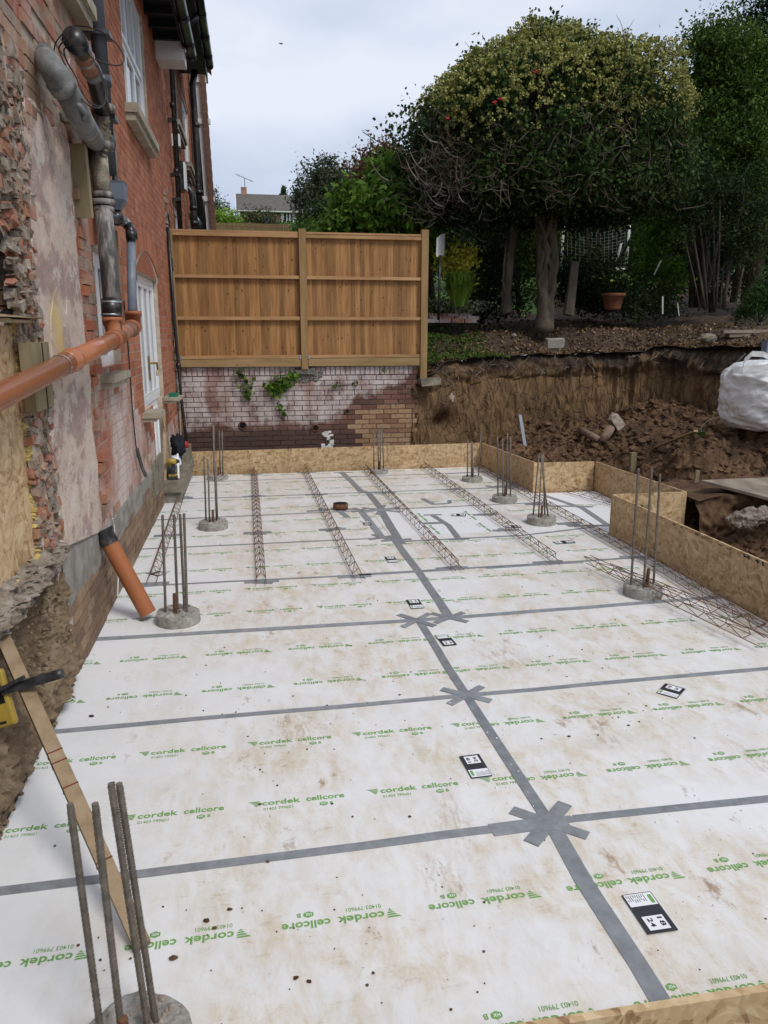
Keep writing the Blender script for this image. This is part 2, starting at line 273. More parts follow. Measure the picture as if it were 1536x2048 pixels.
def earth_m(name, stops, sc, st=(1, 1, 1), bd=.04, band=None):
    mt, nt, b = nodes(name); f = noi(nt, pos(nt, st), sc, 10, .68, .4); f2 = noi(nt, pos(nt), 1.1, 4)
    c = ramp(nt, f, stops)
    c = mix(nt, ramp(nt, f2, [(.4, 0), (.7, .5)]), c, tuple(x*.6 for x in stops[1][1]))
    if band:
        x = nn(nt, 'ShaderNodeSeparateXYZ'); nt.links.new(nn(nt, 'ShaderNodeNewGeometry').outputs['Position'], x.inputs[0])
        h = mth(nt, 'ADD', x.outputs[2], mth(nt, 'MULTIPLY', mth(nt, 'SUBTRACT', noi(nt, pos(nt), 2.2, 5), .5), .5))
        c = mix(nt, ramp(nt, mth(nt, 'MULTIPLY', h, .5), [(band[0]*.5, 0), (band[1]*.5, .92)]), c, band[2])
    if band:
        w = nn(nt, 'ShaderNodeVectorMath', operation='ADD'); n3 = nn(nt, 'ShaderNodeTexNoise'); n3.inputs['Scale'].default_value = 3; n3.inputs['Detail'].default_value = 5; nt.links.new(pos(nt), n3.inputs['Vector'])
        nt.links.new(pos(nt, (4.2, 4.2, 1.5)), w.inputs[0]); nt.links.new(n3.outputs['Color'], w.inputs[1])
        vo = nn(nt, 'ShaderNodeTexVoronoi', feature='DISTANCE_TO_EDGE'); vo.inputs['Scale'].default_value = 1.6; nt.links.new(w.outputs[0], vo.inputs['Vector'])
        ck = ramp(nt, vo.outputs['Distance'], [(.0, 1), (.045, 0)]); c = mix(nt, mth(nt, 'MULTIPLY', ck, .32), c, (.03, .018, .012)); f = mth(nt, 'SUBTRACT', f, mth(nt, 'MULTIPLY', ck, .5))
        c = mix(nt, ramp(nt, noi(nt, pos(nt, (1, 1, .4)), 2.6, 5, .6), [(.5, 0), (.62, .5)]), c, (.20, .115, .055))
    setc(nt, b, c); b.inputs['Roughness'].default_value = .85; bump(nt, b, f, .9, bd); return mt
MT['clay'] = earth_m('cut_clay_face', [(.28, (.04, .022, .010)), (.48, (.15, .09, .042)), (.72, (.28, .18, .088))], 5.5, (1.6, 1.6, .5), band=(1.22, 1.45, (.028, .020, .014)))
MT['mud'] = earth_m('churned_mud', [(.28, (.018, .010, .006)), (.45, (.085, .046, .023)), (.6, (.16, .092, .046)), (.75, (.27, .175, .095))], 6)
MT['soil'] = earth_m('garden_soil', [(.25, (.025, .018, .012)), (.5, (.07, .046, .03)), (.75, (.14, .095, .06))], 6)
MT['earthl'] = earth_m('earth_under_house', [(.25, (.07, .045, .025)), (.5, (.20, .14, .085)), (.75, (.32, .25, .17))], 8)
MT['lawn'] = mat('lawn', [(.3, (.05, .10, .02)), (.7, (.09, .16, .035))], 4, ro=.9, bu=.3)
MT['brightlawn'] = mat('bright_lawn', [(.3, (.12, .21, .04)), (.7, (.18, .28, .06))], 6, ro=.9, bu=.3)  # brighter green than the hillside lawn
def leafm(name, a, b_, tr=.25, ro=.5):
    mt, nt, b = nodes(name); r = rnd(nt)
    c = ramp(nt, r, [(0, a), (.75, b_), (1, tuple(min(x*1.5, 1) for x in b_))])
    c = mix(nt, ramp(nt, noi(nt, pos(nt), 1.3, 3), [(.35, .45), (.6, 0)]), c, tuple(x*.7 for x in a))
    setc(nt, b, c); b.inputs['Roughness'].default_value = .65; b.inputs['Specular IOR Level'].default_value = .12
    t = nn(nt, 'ShaderNodeBsdfTranslucent'); nt.links.new(c, t.inputs[0]); m = nn(nt, 'ShaderNodeMixShader'); m.inputs[0].default_value = tr
    nt.links.new(b.outputs[0], m.inputs[1]); nt.links.new(t.outputs[0], m.inputs[2]); nt.links.new(m.outputs[0], nt.nodes['Material Output'].inputs[0]); return mt
MT['l_ivy'] = leafm('ivy_leaves', (.022, .042, .012), (.058, .10, .024))
MT['l_umb'] = leafm('ivy_flower_heads', (.22, .225, .065), (.38, .375, .12), .15)
MT['l_mag'] = leafm('large_bright_leaves', (.055, .12, .018), (.15, .27, .04), .35)
MT['l_mid'] = leafm('mid_green_leaves', (.036, .068, .013), (.095, .155, .028))
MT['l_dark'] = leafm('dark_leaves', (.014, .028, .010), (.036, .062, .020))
MT['l_con'] = leafm('conifer_needles', (.022, .048, .015), (.055, .10, .026))
MT['l_far'] = leafm('far_leaves', (.045, .058, .038), (.09, .11, .06))
MT['l_olive'] = leafm('olive_leaves', (.06, .07, .03), (.13, .14, .06))
MT['l_red'] = leafm('reddish_leaves', (.10, .04, .03), (.16, .10, .05))
MT['l_yel'] = leafm('yellow_leaves', (.48, .46, .05), (.75, .70, .12), .3)
MT['l_gra'] = leafm('grass_blades', (.12, .21, .025), (.26, .40, .06), .3)
MT['l_var'] = leafm('variegated_leaves', (.12, .17, .08), (.42, .46, .28), .2)
MT['l_blue'] = leafm('blue_needles', (.06, .10, .10), (.12, .17, .17))

def bag_m():
    mt, nt, b = nodes('woven_white_polypropylene'); f = noi(nt, pos(nt, (1, 1, 2)), 5, 8, .6, 1)
    setc(nt, b, ramp(nt, f, [(.3, (.50, .49, .47)), (.6, (.72, .72, .72))])); b.inputs['Roughness'].default_value = .5; bump(nt, b, f, .5, .03); return mt
MT['bag'] = bag_m()

class G:
    def __init__(s): s.v = []; s.f = []
    def add(s, vs, fs):
        b = len(s.v); s.v += [tuple(p) for p in vs]; s.f += [tuple(i+b for i in q) for q in fs]; return s
    def box(s, c, h, ax=(EX, EY, EZ), jit=0., taper=1.):
        c = Vector(c); vs = []
        for k in (-1, 1):
            for (i, j) in ((-1, -1), (1, -1), (1, 1), (-1, 1)):
                t = taper if k > 0 else 1
                p = c+ax[0]*(i*h[0]*t)+ax[1]*(j*h[1]*t)+ax[2]*(k*h[2])
                if jit: p = p+Vector((R.uniform(-jit, jit), R.uniform(-jit, jit), R.uniform(-jit, jit)))
                vs.append(p)
        return s.add(vs, [(0, 3, 2, 1), (4, 5, 6, 7), (0, 1, 5, 4), (1, 2, 6, 5), (2, 3, 7, 6), (3, 0, 4, 7)])
    def span(s, a, b, ax=None):     # world axis box from corner a to corner b
        a = Vector(a); b = Vector(b); return s.box((a+b)/2, [abs(x)/2 for x in (b-a)])
    def wbox(s, s0, s1, z0, z1, o0, o1, jit=0.):   # box in the house wall's frame
        c = Wp((s0+s1)/2, (z0+z1)/2, (o0+o1)/2); return s.box(c, ((s1-s0)/2, (o1-o0)/2, (z1-z0)/2), (ES, EO, EZ), jit)
    def bar(s, a, b, w, h, roll=None, jit=0):
        a = Vector(a); b = Vector(b); d = b-a; l = d.length; d.normalize()
        r = Vector(roll) if roll else (EZ if abs(d.z) < .9 else EX)
        x = d.cross(r).normalized(); y = d.cross(x); return s.box((a+b)/2, (w/2, h/2, l/2), (x, y, d), jit)
    def tube(s, pts, r, n=8, cap=True):
        pts = [Vector(p) for p in pts]; rs = r if isinstance(r, (list, tuple)) else [r]*len(pts)
        b = len(s.v); pr = None
        for i, p in enumerate(pts):
            d = (pts[min(i+1, len(pts)-1)]-pts[max(i-1, 0)])
            if d.length < 1e-9: d = EZ.copy()
            d.normalize()
            if pr is None: x = d.orthogonal().normalized()
            else:
                x = pr-d*pr.dot(d)
                x = x.normalized() if x.length > 1e-6 else d.orthogonal().normalized()
            pr = x; y = d.cross(x)
            for k in range(n):
                a = 2*math.pi*k/n; s.v.append(tuple(p+(x*math.cos(a)+y*math.sin(a))*rs[i]))
        for i in range(len(pts)-1):
            for k in range(n):
                s.f.append((b+i*n+k, b+i*n+(k+1) % n, b+(i+1)*n+(k+1) % n, b+(i+1)*n+k))
        if cap: s.f.append(tuple(b+k for k in range(n))[::-1]); s.f.append(tuple(b+(len(pts)-1)*n+k for k in range(n)))
        return s
    def grid(s, fn, nu, nv):
        b = len(s.v)
        for j in range(nv+1):
            for i in range(nu+1): s.v.append(tuple(fn(i/nu, j/nv)))
        for j in range(nv):
            for i in range(nu):
                a = b+j*(nu+1)+i; s.f.append((a, a+1, a+nu+2, a+nu+1))
        return s
    def rock(s, c, r, sub=None, sq=(1, 1, .7)):
        t = (1+5**.5)/2; vs = []
        for p in ((-1, t, 0), (1, t, 0), (-1, -t, 0), (1, -t, 0), (0, -1, t), (0, 1, t), (0, -1, -t), (0, 1, -t), (t, 0, -1), (t, 0, 1), (-t, 0, -1), (-t, 0, 1)):
            k = r/1.9*R.uniform(.65, 1.25); vs.append((c[0]+p[0]*k*sq[0], c[1]+p[1]*k*sq[1], c[2]+p[2]*k*sq[2]))
        return s.add(vs, [(0, 11, 5), (0, 5, 1), (0, 1, 7), (0, 7, 10), (0, 10, 11), (1, 5, 9), (5, 11, 4), (11, 10, 2), (10, 7, 6), (7, 1, 8), (3, 9, 4), (3, 4, 2), (3, 2, 6), (3, 6, 8), (3, 8, 9), (4, 9, 5), (2, 4, 11), (6, 2, 10), (8, 6, 7), (9, 8, 1)])
    def build(s, name, m, parent=None, smooth=False, loc=None, kind=None, label=None):
        me = bpy.data.meshes.new(name)
        o = np.zeros(3)
        if parent is not None: o = np.array(wloc(parent))
        l = np.array(loc) if loc is not None else np.zeros(3)
        if parent is None and loc is not None: o = l; 
        vv = (np.array(s.v, float)-o) if s.v else np.zeros((0, 3))
        me.from_pydata(vv.tolist(), [], s.f)
        if smooth: me.polygons.foreach_set('use_smooth', [True]*len(me.polygons))
        me.materials.append(MT[m] if isinstance(m, str) else m); me.update()
        ob = bpy.data.objects.new(name, me); COL.objects.link(ob)
        if parent is not None: ob.parent = parent
        elif loc is not None: ob.location = loc
        if kind: ob['kind'] = kind
        if label: ob['label'] = label
        return ob
def wloc(o):
    l = Vector(o.location)
    while o.parent: o = o.parent; l = l+Vector(o.location)
    return l
def thing(name, label, cat, loc=(0, 0, 0), group=None):
    o = bpy.data.objects.new(name, None); COL.objects.link(o); o.location = loc; o.empty_display_size = .1
    return tag(o, label, cat, group)
def tag(o, label, cat, group=None):
    o['label'] = label; o['category'] = cat
    if group: o['group'] = group
    return o
def struct(o): o['kind'] = 'structure'; return o
def tube(name, pts, r, m, parent, n=12, smooth=True, **k): return G().tube(pts, r, n).build(name, m, parent, smooth, **k)
def fbm(x, y, z, o=4): return noise.fractal(Vector((x, y, z)), 1., 2., o)
def leaf_mesh(name, C, sz, m, parent=None, nrm=None, asp=.5, flat=.0, droop=None, kind=None, loc=None):
    C = np.asarray(C, float); n = len(C); sz = np.broadcast_to(np.asarray(sz, float), (n,))
    a = NR.normal(size=(n, 3))
    if droop is not None: a = a*(1-droop)+np.array([0, 0, -1.])*droop*2
    a /= np.linalg.norm(a, axis=1)[:, None]
    q = NR.normal(size=(n, 3))
    if flat: q = q*(1-flat)+np.array([0, 0, 2.])*flat
    if nrm is not None: q = q*.6+nrm
    b = np.cross(q, a); b /= np.linalg.norm(b, axis=1)[:, None]+1e-9
    nn_ = np.cross(a, b)
    V = np.empty((n, 4, 3)); s_ = sz[:, None]
    V[:, 0] = C-a*s_*.5; V[:, 1] = C+b*s_*asp*.5+nn_*s_*.06; V[:, 2] = C+a*s_*.5-nn_*s_*.1; V[:, 3] = C-b*s_*asp*.5+nn_*s_*.06
    V = V.reshape(-1, 3)
    if parent is not None: V = V-np.array(wloc(parent))
    elif loc is not None: V = V-np.array(loc)
    me = bpy.data.meshes.new(name); me.vertices.add(4*n); me.vertices.foreach_set('co', V.astype(np.float32).ravel())
    me.loops.add(4*n); me.loops.foreach_set('vertex_index', np.arange(4*n, dtype=np.int32))
    me.polygons.add(n); me.polygons.foreach_set('loop_start', np.arange(0, 4*n, 4, dtype=np.int32)); me.polygons.foreach_set('loop_total', np.full(n, 4, dtype=np.int32))
    me.materials.append(MT[m]); me.update(calc_edges=True)
    ob = bpy.data.objects.new(name, me); COL.objects.link(ob)
    if parent is not None: ob.parent = parent
    elif loc is not None: ob.location = loc
    if kind: ob['kind'] = kind
    return ob
def clump_pts(blobs, n, nclump=120, spread=.16, shell=.55):
    """leaf centres gathered in clumps spread through ellipsoids (cx,cy,cz,rx,ry,rz)"""
    w = np.array([b[3]*b[4]*b[5] for b in blobs])**.67; w = w/w.sum(); out = []
    for b, k in zip(blobs, w):
        nc = max(3, int(nclump*k)); d = NR.normal(size=(nc, 3)); d /= np.linalg.norm(d, axis=1)[:, None]
        r = (shell+(1-shell)*NR.rand(nc))[:, None]; r = np.where(NR.rand(nc, 1) < .22, NR.rand(nc, 1)*shell, r)
        cc = np.array(b[:3])+d*r*np.array(b[3:6]); m_ = int(n*k)
        idx = NR.randint(0, nc, m_); rad = (NR.rand(nc)*.7+.6)*spread
        out.append(cc[idx]+NR.normal(size=(m_, 3))*rad[idx][:, None])
    return np.concatenate(out)
def shrub(name, label, cat, base, blobs, n, size, m, nclump=100, spread=.18, asp=.5, flat=.2, shell=.55, stem=.05, nstem=3, group=None, bark='twigd', droop=None):
    t = thing(name, label, cat, base, group)
    P_ = clump_pts(blobs, n, nclump, spread, shell)
    leaf_mesh('crown', P_, size*NR.uniform(.6, 1.3, len(P_)), m, t, asp=asp, flat=flat, droop=droop)
    g = G(); b0 = Vector(base)
    for i in range(nstem):
        bb = blobs[i % len(blobs)]; e_ = Vector(bb[:3])+Vector((R.uniform(-.4, .4)*bb[3], R.uniform(-.4, .4)*bb[4], bb[5]*.3))
        p0 = b0+Vector((R.uniform(-1, 1)*stem*2, R.uniform(-1, 1)*stem*2, -.05)); mid = p0.lerp(e_, .5)+Vector((R.uniform(-1, 1), R.uniform(-1, 1), 0))*stem*2
        g.tube([p0, mid, e_], [stem, stem*.7, stem*.25], 6)
    g.build('trunk', bark, t, True); return t
# ================================================================== GROUND AND TERRAIN
def hf(ctrl, x, y, p=3.):
    sw = 0; sz = 0
    for cx, cy, cz in ctrl:
        w = 1/((x-cx)**2+(y-cy)**2+.02)**(p/2); sw += w; sz += w*cz
    return sz/sw
PIT = [(3.65, 1.5, -.1), (3.65, 4, -.05), (3.75, 6, -.05), (4.5, 6.5, -.1), (5.2, 7.0, -.15), (4.6, 7.3, .1), (4.55, 8.2, .18), (4.9, 9.2, .22), (4.0, 9.4, .1), (3.7, 10.5, .1), (2.8, 11.3, .0),
       (3.3, 11.6, .15), (4.3, 11.0, .3), (5.6, 11.9, .55), (6.0, 10.6, .62), (5.3, 9.5, .5), (5.4, 8.3, .78), (6.2, 8.5, .85), (7.0, 9.5, .95), (6.6, 11.5, .9), (6.2, 7.2, .42), (5.7, 7.5, .32), (5.2, 7.6, .25),
       (7.5, 8, 1.0), (4.6, 4.5, -.15), (5.6, 5, -.1), (7, 5, .6), (4, 2, -.1), (7, 2, .4)]
def pit(x, y):
    z = hf(PIT, x, y, 4)
    if x < 4.47 and 6.93 < y < 9.12: return -.16
    k = min(1, max(0, (x-3.7)/.8))*.6+.25
    n = abs(noise.noise(Vector((x*3.2, y*3.2, 1))))*.16+abs(noise.noise(Vector((x*7.5, y*7.5, 4))))*.10+noise.noise(Vector((x*17, y*17, 2)))*.035
    return z+k*(n-.10)*1.6
struct(G().grid(lambda a, b: (lambda x, y: Vector((x, y, pit(x, y))))(3.62+a*5.2, 1.2+b*11.9), 190, 400).build('muddy_pit_ground', 'mud', smooth=False))
struct(G().span((-1.3, -2, -.4), (3.64, 11.7, -.09)).build('trench_base', 'soil'))
# cut face of the bank
BANK = [(2.50, 11.70), (3.3, 12.0), (4.2, 12.35), (5.4, 12.55), (6.4, 12.35), (7.0, 11.7), (7.35, 10.6), (7.8, 9.2), (8.6, 7.4), (9.5, 5.)]
def bank_at(t):
    n = len(BANK)-1; i = min(int(t*n), n-1); f_ = t*n-i; P = [Vector(BANK[max(0, min(n, k))]+(0,)) for k in (i-1, i, i+1, i+2)]
    a, b, c, d = P; return .5*((2*b)+(c-a)*f_+(2*a-5*b+4*c-d)*f_**2+(3*b-a-3*c+d)*f_**3)
BTOP = [(2.7, 11.8, 1.32), (3.3, 12.1, 1.52), (4.2, 12.5, 1.60), (5.5, 12.8, 1.62), (6.5, 12.5, 1.64), (7.1, 11.8, 1.74), (7.5, 10.6, 1.78), (8, 9.2, 1.8), (8.8, 7.4, 1.8), (9.8, 5, 1.85),
        (3.2, 13.5, 1.86), (4.5, 13.8, 1.95), (6.5, 14, 2.0), (8.5, 13, 2.05), (10, 10, 2.1), (12, 8, 2.2), (0, 12.2, 1.5), (-1, 14, 1.9), (2, 14, 1.85), (4, 16, 2.1), (7, 17, 2.2), (11, 16, 2.3), (14, 12, 2.4),
        (5, 20, 2.6), (10, 22, 3.0), (8, 26, 3.6), (15, 24, 3.6), (0, 18, 2.4), (0, 26, 3.3), (18, 18, 3.0), (18, 8, 2.5), (4, 28, 4.0), (12, 30, 4.4)]
def btop(x, y): return hf(BTOP, x, y, 4)+noise.noise(Vector((x*1.7, y*1.7, 3)))*.06+noise.noise(Vector((x*5, y*5, 7)))*.03
def face(u, v):
    c = bank_at(u); c2 = bank_at(min(1, u+.01)) if u < .99 else c; c0 = bank_at(max(0, u-.01)); d = (c2-c0); d.normalize(); nrm = Vector((d.y, -d.x, 0))
    zt = btop(c.x-nrm.x*.2, c.y-nrm.y*.2); zb = -.15; z = zb+(zt-zb)*v; L_ = u*12
    o = (1-v)*.22+.10*noise.noise(Vector((L_*1.1, z*1.2, 0)))+.075*noise.noise(Vector((L_*5.5, z*1.5, 5)))+.05*abs(noise.noise(Vector((L_*13, z*4, 9))))
    if v > .78: o += .05*math.sin((v-.78)/.22*math.pi)+.07*noise.noise(Vector((L_*2.5, z*4, 8)))-.12*max(0, v-.9)/.1+.05*noise.noise(Vector((L_*6, z*9, 2)))
    o -= .28*math.exp(-((L_-1.05)/.28)**2-((z-.55)/.17)**2)
    return Vector((c.x, c.y, z))+nrm*o
struct(G().grid(face, 520, 70).build('cut_clay_bank', 'clay', smooth=False))
def gtop(a, b):      # garden ground behind the cut edge
    c = bank_at(a); d = bank_at(min(1, a+.01))-bank_at(max(0, a-.01)); d.normalize(); q = b**1.8*16
    out_ = Vector((-d.y, d.x, 0)); far = Vector((-.15+a*1.25, 1, 0)).normalized(); w = min(1, q/3)
    p = c+(out_*(1-w)+far*w)*(q-.02); return Vector((p.x, p.y, btop(p.x, p.y)))
struct(G().grid(gtop, 260, 110).build('garden_ground', 'soil', smooth=True))
struct(G().grid(lambda a, b: Vector((-6+a*8.7+.02, 11.75+b*14, btop(-3+a*5.6, 11.75+b*14)-.02 if b > .02 else 1.3)), 20, 30).build('garden_ground', 'soil', smooth=True))
def hillz(x, y): return float(np.interp(y, [14, 18, 22, 28, 40, 60, 120, 360], [1.4, 2.3, 3.5, 4.5, 6.6, 10.0, 17.5, 42]))+.25*noise.noise(Vector((x*.08, y*.08, 0)))
struct(G().grid(lambda a, b: (lambda x, y: Vector((x, y, hillz(x, y)-.35)))(-90+a*200, 16+b*b*330), 60, 60).build('hillside', 'lawn', smooth=True))
struct(G().grid(lambda a, b: Vector((-300+a*600, -300+b*318, -.45)), 2, 2).build('ground', 'soil'))
struct(G().grid(lambda a, b: Vector((-300+a*600, 340+b*4, 39+b*0)), 2, 2).build('ground', 'lawn'))
g = G()          # loose clods over the mud
for i in range(9000):
    x = 3.75+4.2*R.random(); y = 6.0+R.random()*6.6
    if x > 7.2 and y > 11: continue
    if 3.5 < x < 4.45 and 6.9 < y < 9.1: continue
    z = pit(x, y); g.rock((x, y, z+.0), R.choice((.015, .02, .02, .03, .03, .04, .05, .07))*R.uniform(.6, 1.1), sq=(1, 1, .75))
tag(g.build('clods', 'mud', kind='stuff'), 'loose brown clay clods over the dug pit', 'clods')
# ================================================================== SLAB FLOOR
floor = bpy.data.objects.new('floor', None); COL.objects.link(floor); floor['kind'] = 'structure'; floor['label'] = 'white void former boards taped together over the dug trench'
YS = [1.44, 2.645, 3.83, 5.03, 6.12, 7.26, 8.40, 9.42, 10.50, 10.98]
XR = 3.565
def text2d(body, offset=0.0):
    c = bpy.data.curves.new('t', 'FONT'); c.body = body; c.size = 1; c.resolution_u = 3; c.offset = offset; c.space_character = 1.03
    o = bpy.data.objects.new('t', c); COL.objects.link(o); dg = bpy.context.evaluated_depsgraph_get(); dg.update()
    me = bpy.data.meshes.new_from_object(o.evaluated_get(dg)); v = [(p.co.x, p.co.y) for p in me.vertices]; f = [tuple(p.vertices) for p in me.polygons]
    bpy.data.objects.remove(o); bpy.data.meshes.remove(me)
    x0 = min(p[0] for p in v); x1 = max(p[0] for p in v); y0 = min(p[1] for p in v); y1 = max(p[1] for p in v)
    return [((p[0]-x0)/(x1-x0), (p[1]-y0)/(y1-y0)) for p in v], f
TX = {k: text2d(k, o) for k, o in (('cordek', .022), ('cellcore', .022), ('01403 799601', .004), ('B', .02), ('HX', .02), ('18', .02), ('24', .02))}
def place2(gl, key, x, y, w, h):
    v, f = TX[key]; gl.add([(x+a*w, y+b*h, 0) for a, b in v], f)
def logo(gl):
    for i, (l, o) in enumerate(((.052, 0), (.040, .012), (.030, .02), (.018, .026))):
        y = .034-i*.0105; gl.add([(o-.004, y, 0), (o+l-.004, y+.001, 0), (o+l-.010, y-.0055, 0), (o+.006, y-.0065, 0)], [(0, 3, 2, 1)])
PRINT = G(); logo(PRINT); place2(PRINT, 'cordek', .055, 0, .165, .036); place2(PRINT, 'cellcore', .245, 0, .168, .036)
place2(PRINT, '01403 799601', .060, -.036, .125, .019); place2(PRINT, 'B', .345, -.040, .014, .020)
hx = [(.318+.020*math.cos(math.radians(30+60*k)), -.030+.015*math.sin(math.radians(30+60*k)), 0) for k in range(6)]
hi = [(.318+.0, -.030, 0)]
hexa = G(); hexa.add(hx, [tuple(range(6))])
HXT = G(); place2(HXT, 'HX', .307, -.036, .022, .0125)
def stamp(gl, src, x, y, inv, z, rect, ang=0):
    """copy the printed mark to the board, cut off at the board's edges"""
    s_ = -1 if inv else 1; ca, sa = math.cos(ang), math.sin(ang)
    vs = [(x+(p[0]*ca-p[1]*sa)*s_, y+(p[0]*sa+p[1]*ca)*s_, z) for p in src.v]
    x0, x1, y0, y1 = rect
    if all(x0 <= p[0] <= x1 and y0 <= p[1] <= y1 for p in vs): gl.add(vs, src.f); return
    if all(p[0] < x0 or p[0] > x1 or p[1] < y0 or p[1] > y1 for p in vs): return
    bm = bmesh.new(); bv = [bm.verts.new(p) for p in vs]
    for q in src.f:
        try: bm.faces.new([bv[i] for i in q])
        except ValueError: pass
    for co, no in (((x0, 0, 0), (-1, 0, 0)), ((x1, 0, 0), (1, 0, 0)), ((0, y0, 0), (0, -1, 0)), ((0, y1, 0), (0, 1, 0))):
        bmesh.ops.bisect_plane(bm, geom=bm.verts[:]+bm.edges[:]+bm.faces[:], plane_co=co, plane_no=no, clear_outer=True)
    bm.verts.index_update(); gl.add([v.co[:] for v in bm.verts], [[v.index for v in f_.verts] for f_ in bm.faces]); bm.free()
def board(x0, x1, y0, y1, rows, xs, inv, clean=False, ang=0, zt=0.):
    g = G(); z1 = zt+R.uniform(-.001, .001)
    g.span((x0+.0015, y0+.0015, -.08+zt), (x1-.0015, y1-.0015, z1)); b = g.build('void_former_board', 'boardc' if clean else 'board', floor)
    if clean: b['label'] = 'clean new void former board'
    gl = G(); gh = G(); rect = (x0+.002, x1-.002, y0+.002, y1-.002)
    for ry in rows:
        for k in range(-3, 9):
            x = xs+.52*k
            if ang == 0 and (x > x1+.5 or x < x0-.5): continue
            stamp(gl, PRINT, x, ry, inv, z1+.0012, rect, ang); stamp(gl, hexa, x, ry, inv, z1+.0012, rect, ang); stamp(gh, HXT, x, ry, inv, z1+.0020, rect, ang)
    if gl.v: gl.build('printed_lettering', 'green', b)
    if gh.v and y0 < 5: gh.build('printed_letters', 'labw', b)
    return b
LX = lambda y: -1.045 if y < 7.9 else (-1.0 if y < 9 else -.78)
# left of the long seam, then right of it; rows of print run across each board
for i in range(9):
    y0, y1 = YS[i], YS[i+1]; seam = 1.18 if i < 3 else 1.385
    inv = i in (0, 2); base = y0+.36 if not inv else y0+.31
    rows = [y0+.345, y0+.855] if not inv else [y0+.33, y0+.84]
    if i == 0: rows = [1.778, 2.288]
    board(-1.045 if i < 8 else -.95, seam, y0, y1, rows, -.565 if not inv else (-.05 if i == 0 else .115), inv)
    if i == 5:   # the clean cut-in board
        board(seam, 1.50, y0-.2+.2, y1, rows, -.4, False)
        b = board(1.50, 2.62, y0, y1, [], 0, False, True)
        gl = G()
        for k, (x, y) in enumerate(((1.86, 8.2), (1.86, 7.65), (2.4, 8.2), (2.4, 7.65))): stamp(gl, PRINT, x, y, False, .0025, (1.5, 2.62, y0, y1), -math.pi/2*.97)
        gl.build('printed_lettering', 'green', b)
        board(2.62, XR, y0, y1, rows, .3, False)
    else: board(seam, XR, y0, y1, rows, {0: 0., 1: .45, 2: .49, 3: .2}.get(i, .3), i < 4, clean=False)
board(XR, 4.36, 7.0, 8.98, [8.3], 3.68, False, True, ang=-.2)
# ---- tape
NT = [0]
def tape(pts, w=.075, z=.0045, label=None, wob=.004):
    NT[0] += 1; z = .002+(z-.0045)*.4+.0005*(NT[0] % 5); P = []
    pts = [Vector((p[0], p[1], 0)) for p in pts]
    for a, b in zip(pts, pts[1:]):
        k = max(1, int((b-a).length/.35))
        for i in range(k): P.append(a.lerp(b, i/k))
    P.append(pts[-1]); g = G(); vs = []
    for i, p in enumerate(P):
        d = (P[min(i+1, len(P)-1)]-P[max(0, i-1)]).normalized(); n = Vector((-d.y, d.x, 0)); q = p+n*R.uniform(-wob, wob)
        ww = w/2*R.uniform(.95, 1.05); vs += [q+n*ww+EZ*(z+.0008), q-n*ww+EZ*(z+.0008), q+n*ww*1.01+EZ*.0016, q-n*ww*1.01+EZ*.0016]
    fs = []
    for i in range(len(P)-1):
        a = i*4; fs += [(a, a+1, a+5, a+4), (a, a+4, a+6, a+2), (a+1, a+3, a+7, a+5)]
    fs += [(0, 2, 3, 1), (len(vs)-4, len(vs)-3, len(vs)-1, len(vs)-2)]
    return g.add(vs, fs).build('tape_strip', 'tape', floor)
def star(x, y, l=.17, w=.06, n=2, a0=.9):
    for k in range(n):
        a = a0+k*math.pi/n*1.05+R.uniform(-.15, .15); dx, dy = math.cos(a)*l, math.sin(a)*l
        tape([(x-dx, y-dy), (x+dx, y+dy)], w*R.uniform(.85, 1.15), .008)
tape([(1.18, 1.46), (1.185, 1.9), (1.176, 2.3), (1.19, 2.64)], .070); tape([(1.185, 2.6), (1.178, 3.2), (1.165, 3.83), (1.16, 5.03)], .052)
tape([(-1.03, 2.635), (0, 2.645), (.75, 2.655), (1.18, 2.655)], .047); tape([(.93, 2.648), (1.26, 2.66)], .075)
tape([(1.15, 2.665), (2.2, 2.645), (3.55, 2.63)], .046)
tape([(-1.02, 3.82), (1.18, 3.825), (3.55, 3.845)], .042); tape([(-1.03, 5.05), (.2, 5.02), (1.3, 5.0), (3.55, 5.06)], .055); tape([(.9, 5.0), (2.4, 5.02)], .03, .006)
star(1.18, 2.655, .165, .058, 2, .75); star(1.165, 3.83, .15, .05, 2, .7); star(1.145, 5.0, .165, .045, 2, .6); star(1.385, 5.01, .15, .045, 2, .6)
tape([(1.385, 5.02), (1.41, 6.12), (1.40, 7.12)], .07)
tape([(-1.03, 6.13), (.8, 6.09), (3.55, 6.15)], .03); tape([(.9, 6.10), (1.8, 6.11)], .05, .006); tape([(2.0, 6.1), (2.9, 6.12)], .06, .006)
tape([(-1.02, 7.24), (1.4, 7.22)], .03); tape([(1.46, 7.06), (2.7, 7.07), (3.55, 7.26)], .03)
tape([(-1.02, 8.39), (3.5, 8.47)], .028); tape([(-.9, 9.42), (3.5, 9.40)], .028); tape([(-.75, 10.49), (3.5, 10.53)], .028)
tape([(1.27, 8.45), (1.30, 7.20)], .075); tape([(1.50, 8.42), (1.44, 7.10)], .085); tape([(1.51, 9.40), (1.51, 8.45)], .075); tape([(1.36, 10.9), (1.44, 9.42)], .075)
star(1.42, 7.12, .15, .05, 2, .2); star(1.30, 7.24, .15, .05, 2, .4); star(1.50, 8.43, .24, .06, 3, .2); star(1.27, 8.46, .13, .04, 2, .5); star(1.5, 9.41, .13, .05, 2, .15); star(1.38, 10.86, .14, .05, 1, .0); star(1.40, 10.5, .12, .05, 1, .05)
tape([(.66, 8.50), (1.0, 8.55), (1.25, 8.5)], .07); tape([(1.02, 8.47), (1.08, 8.15)], .06); tape([(.8, 8.62), (1.1, 8.45)], .06)
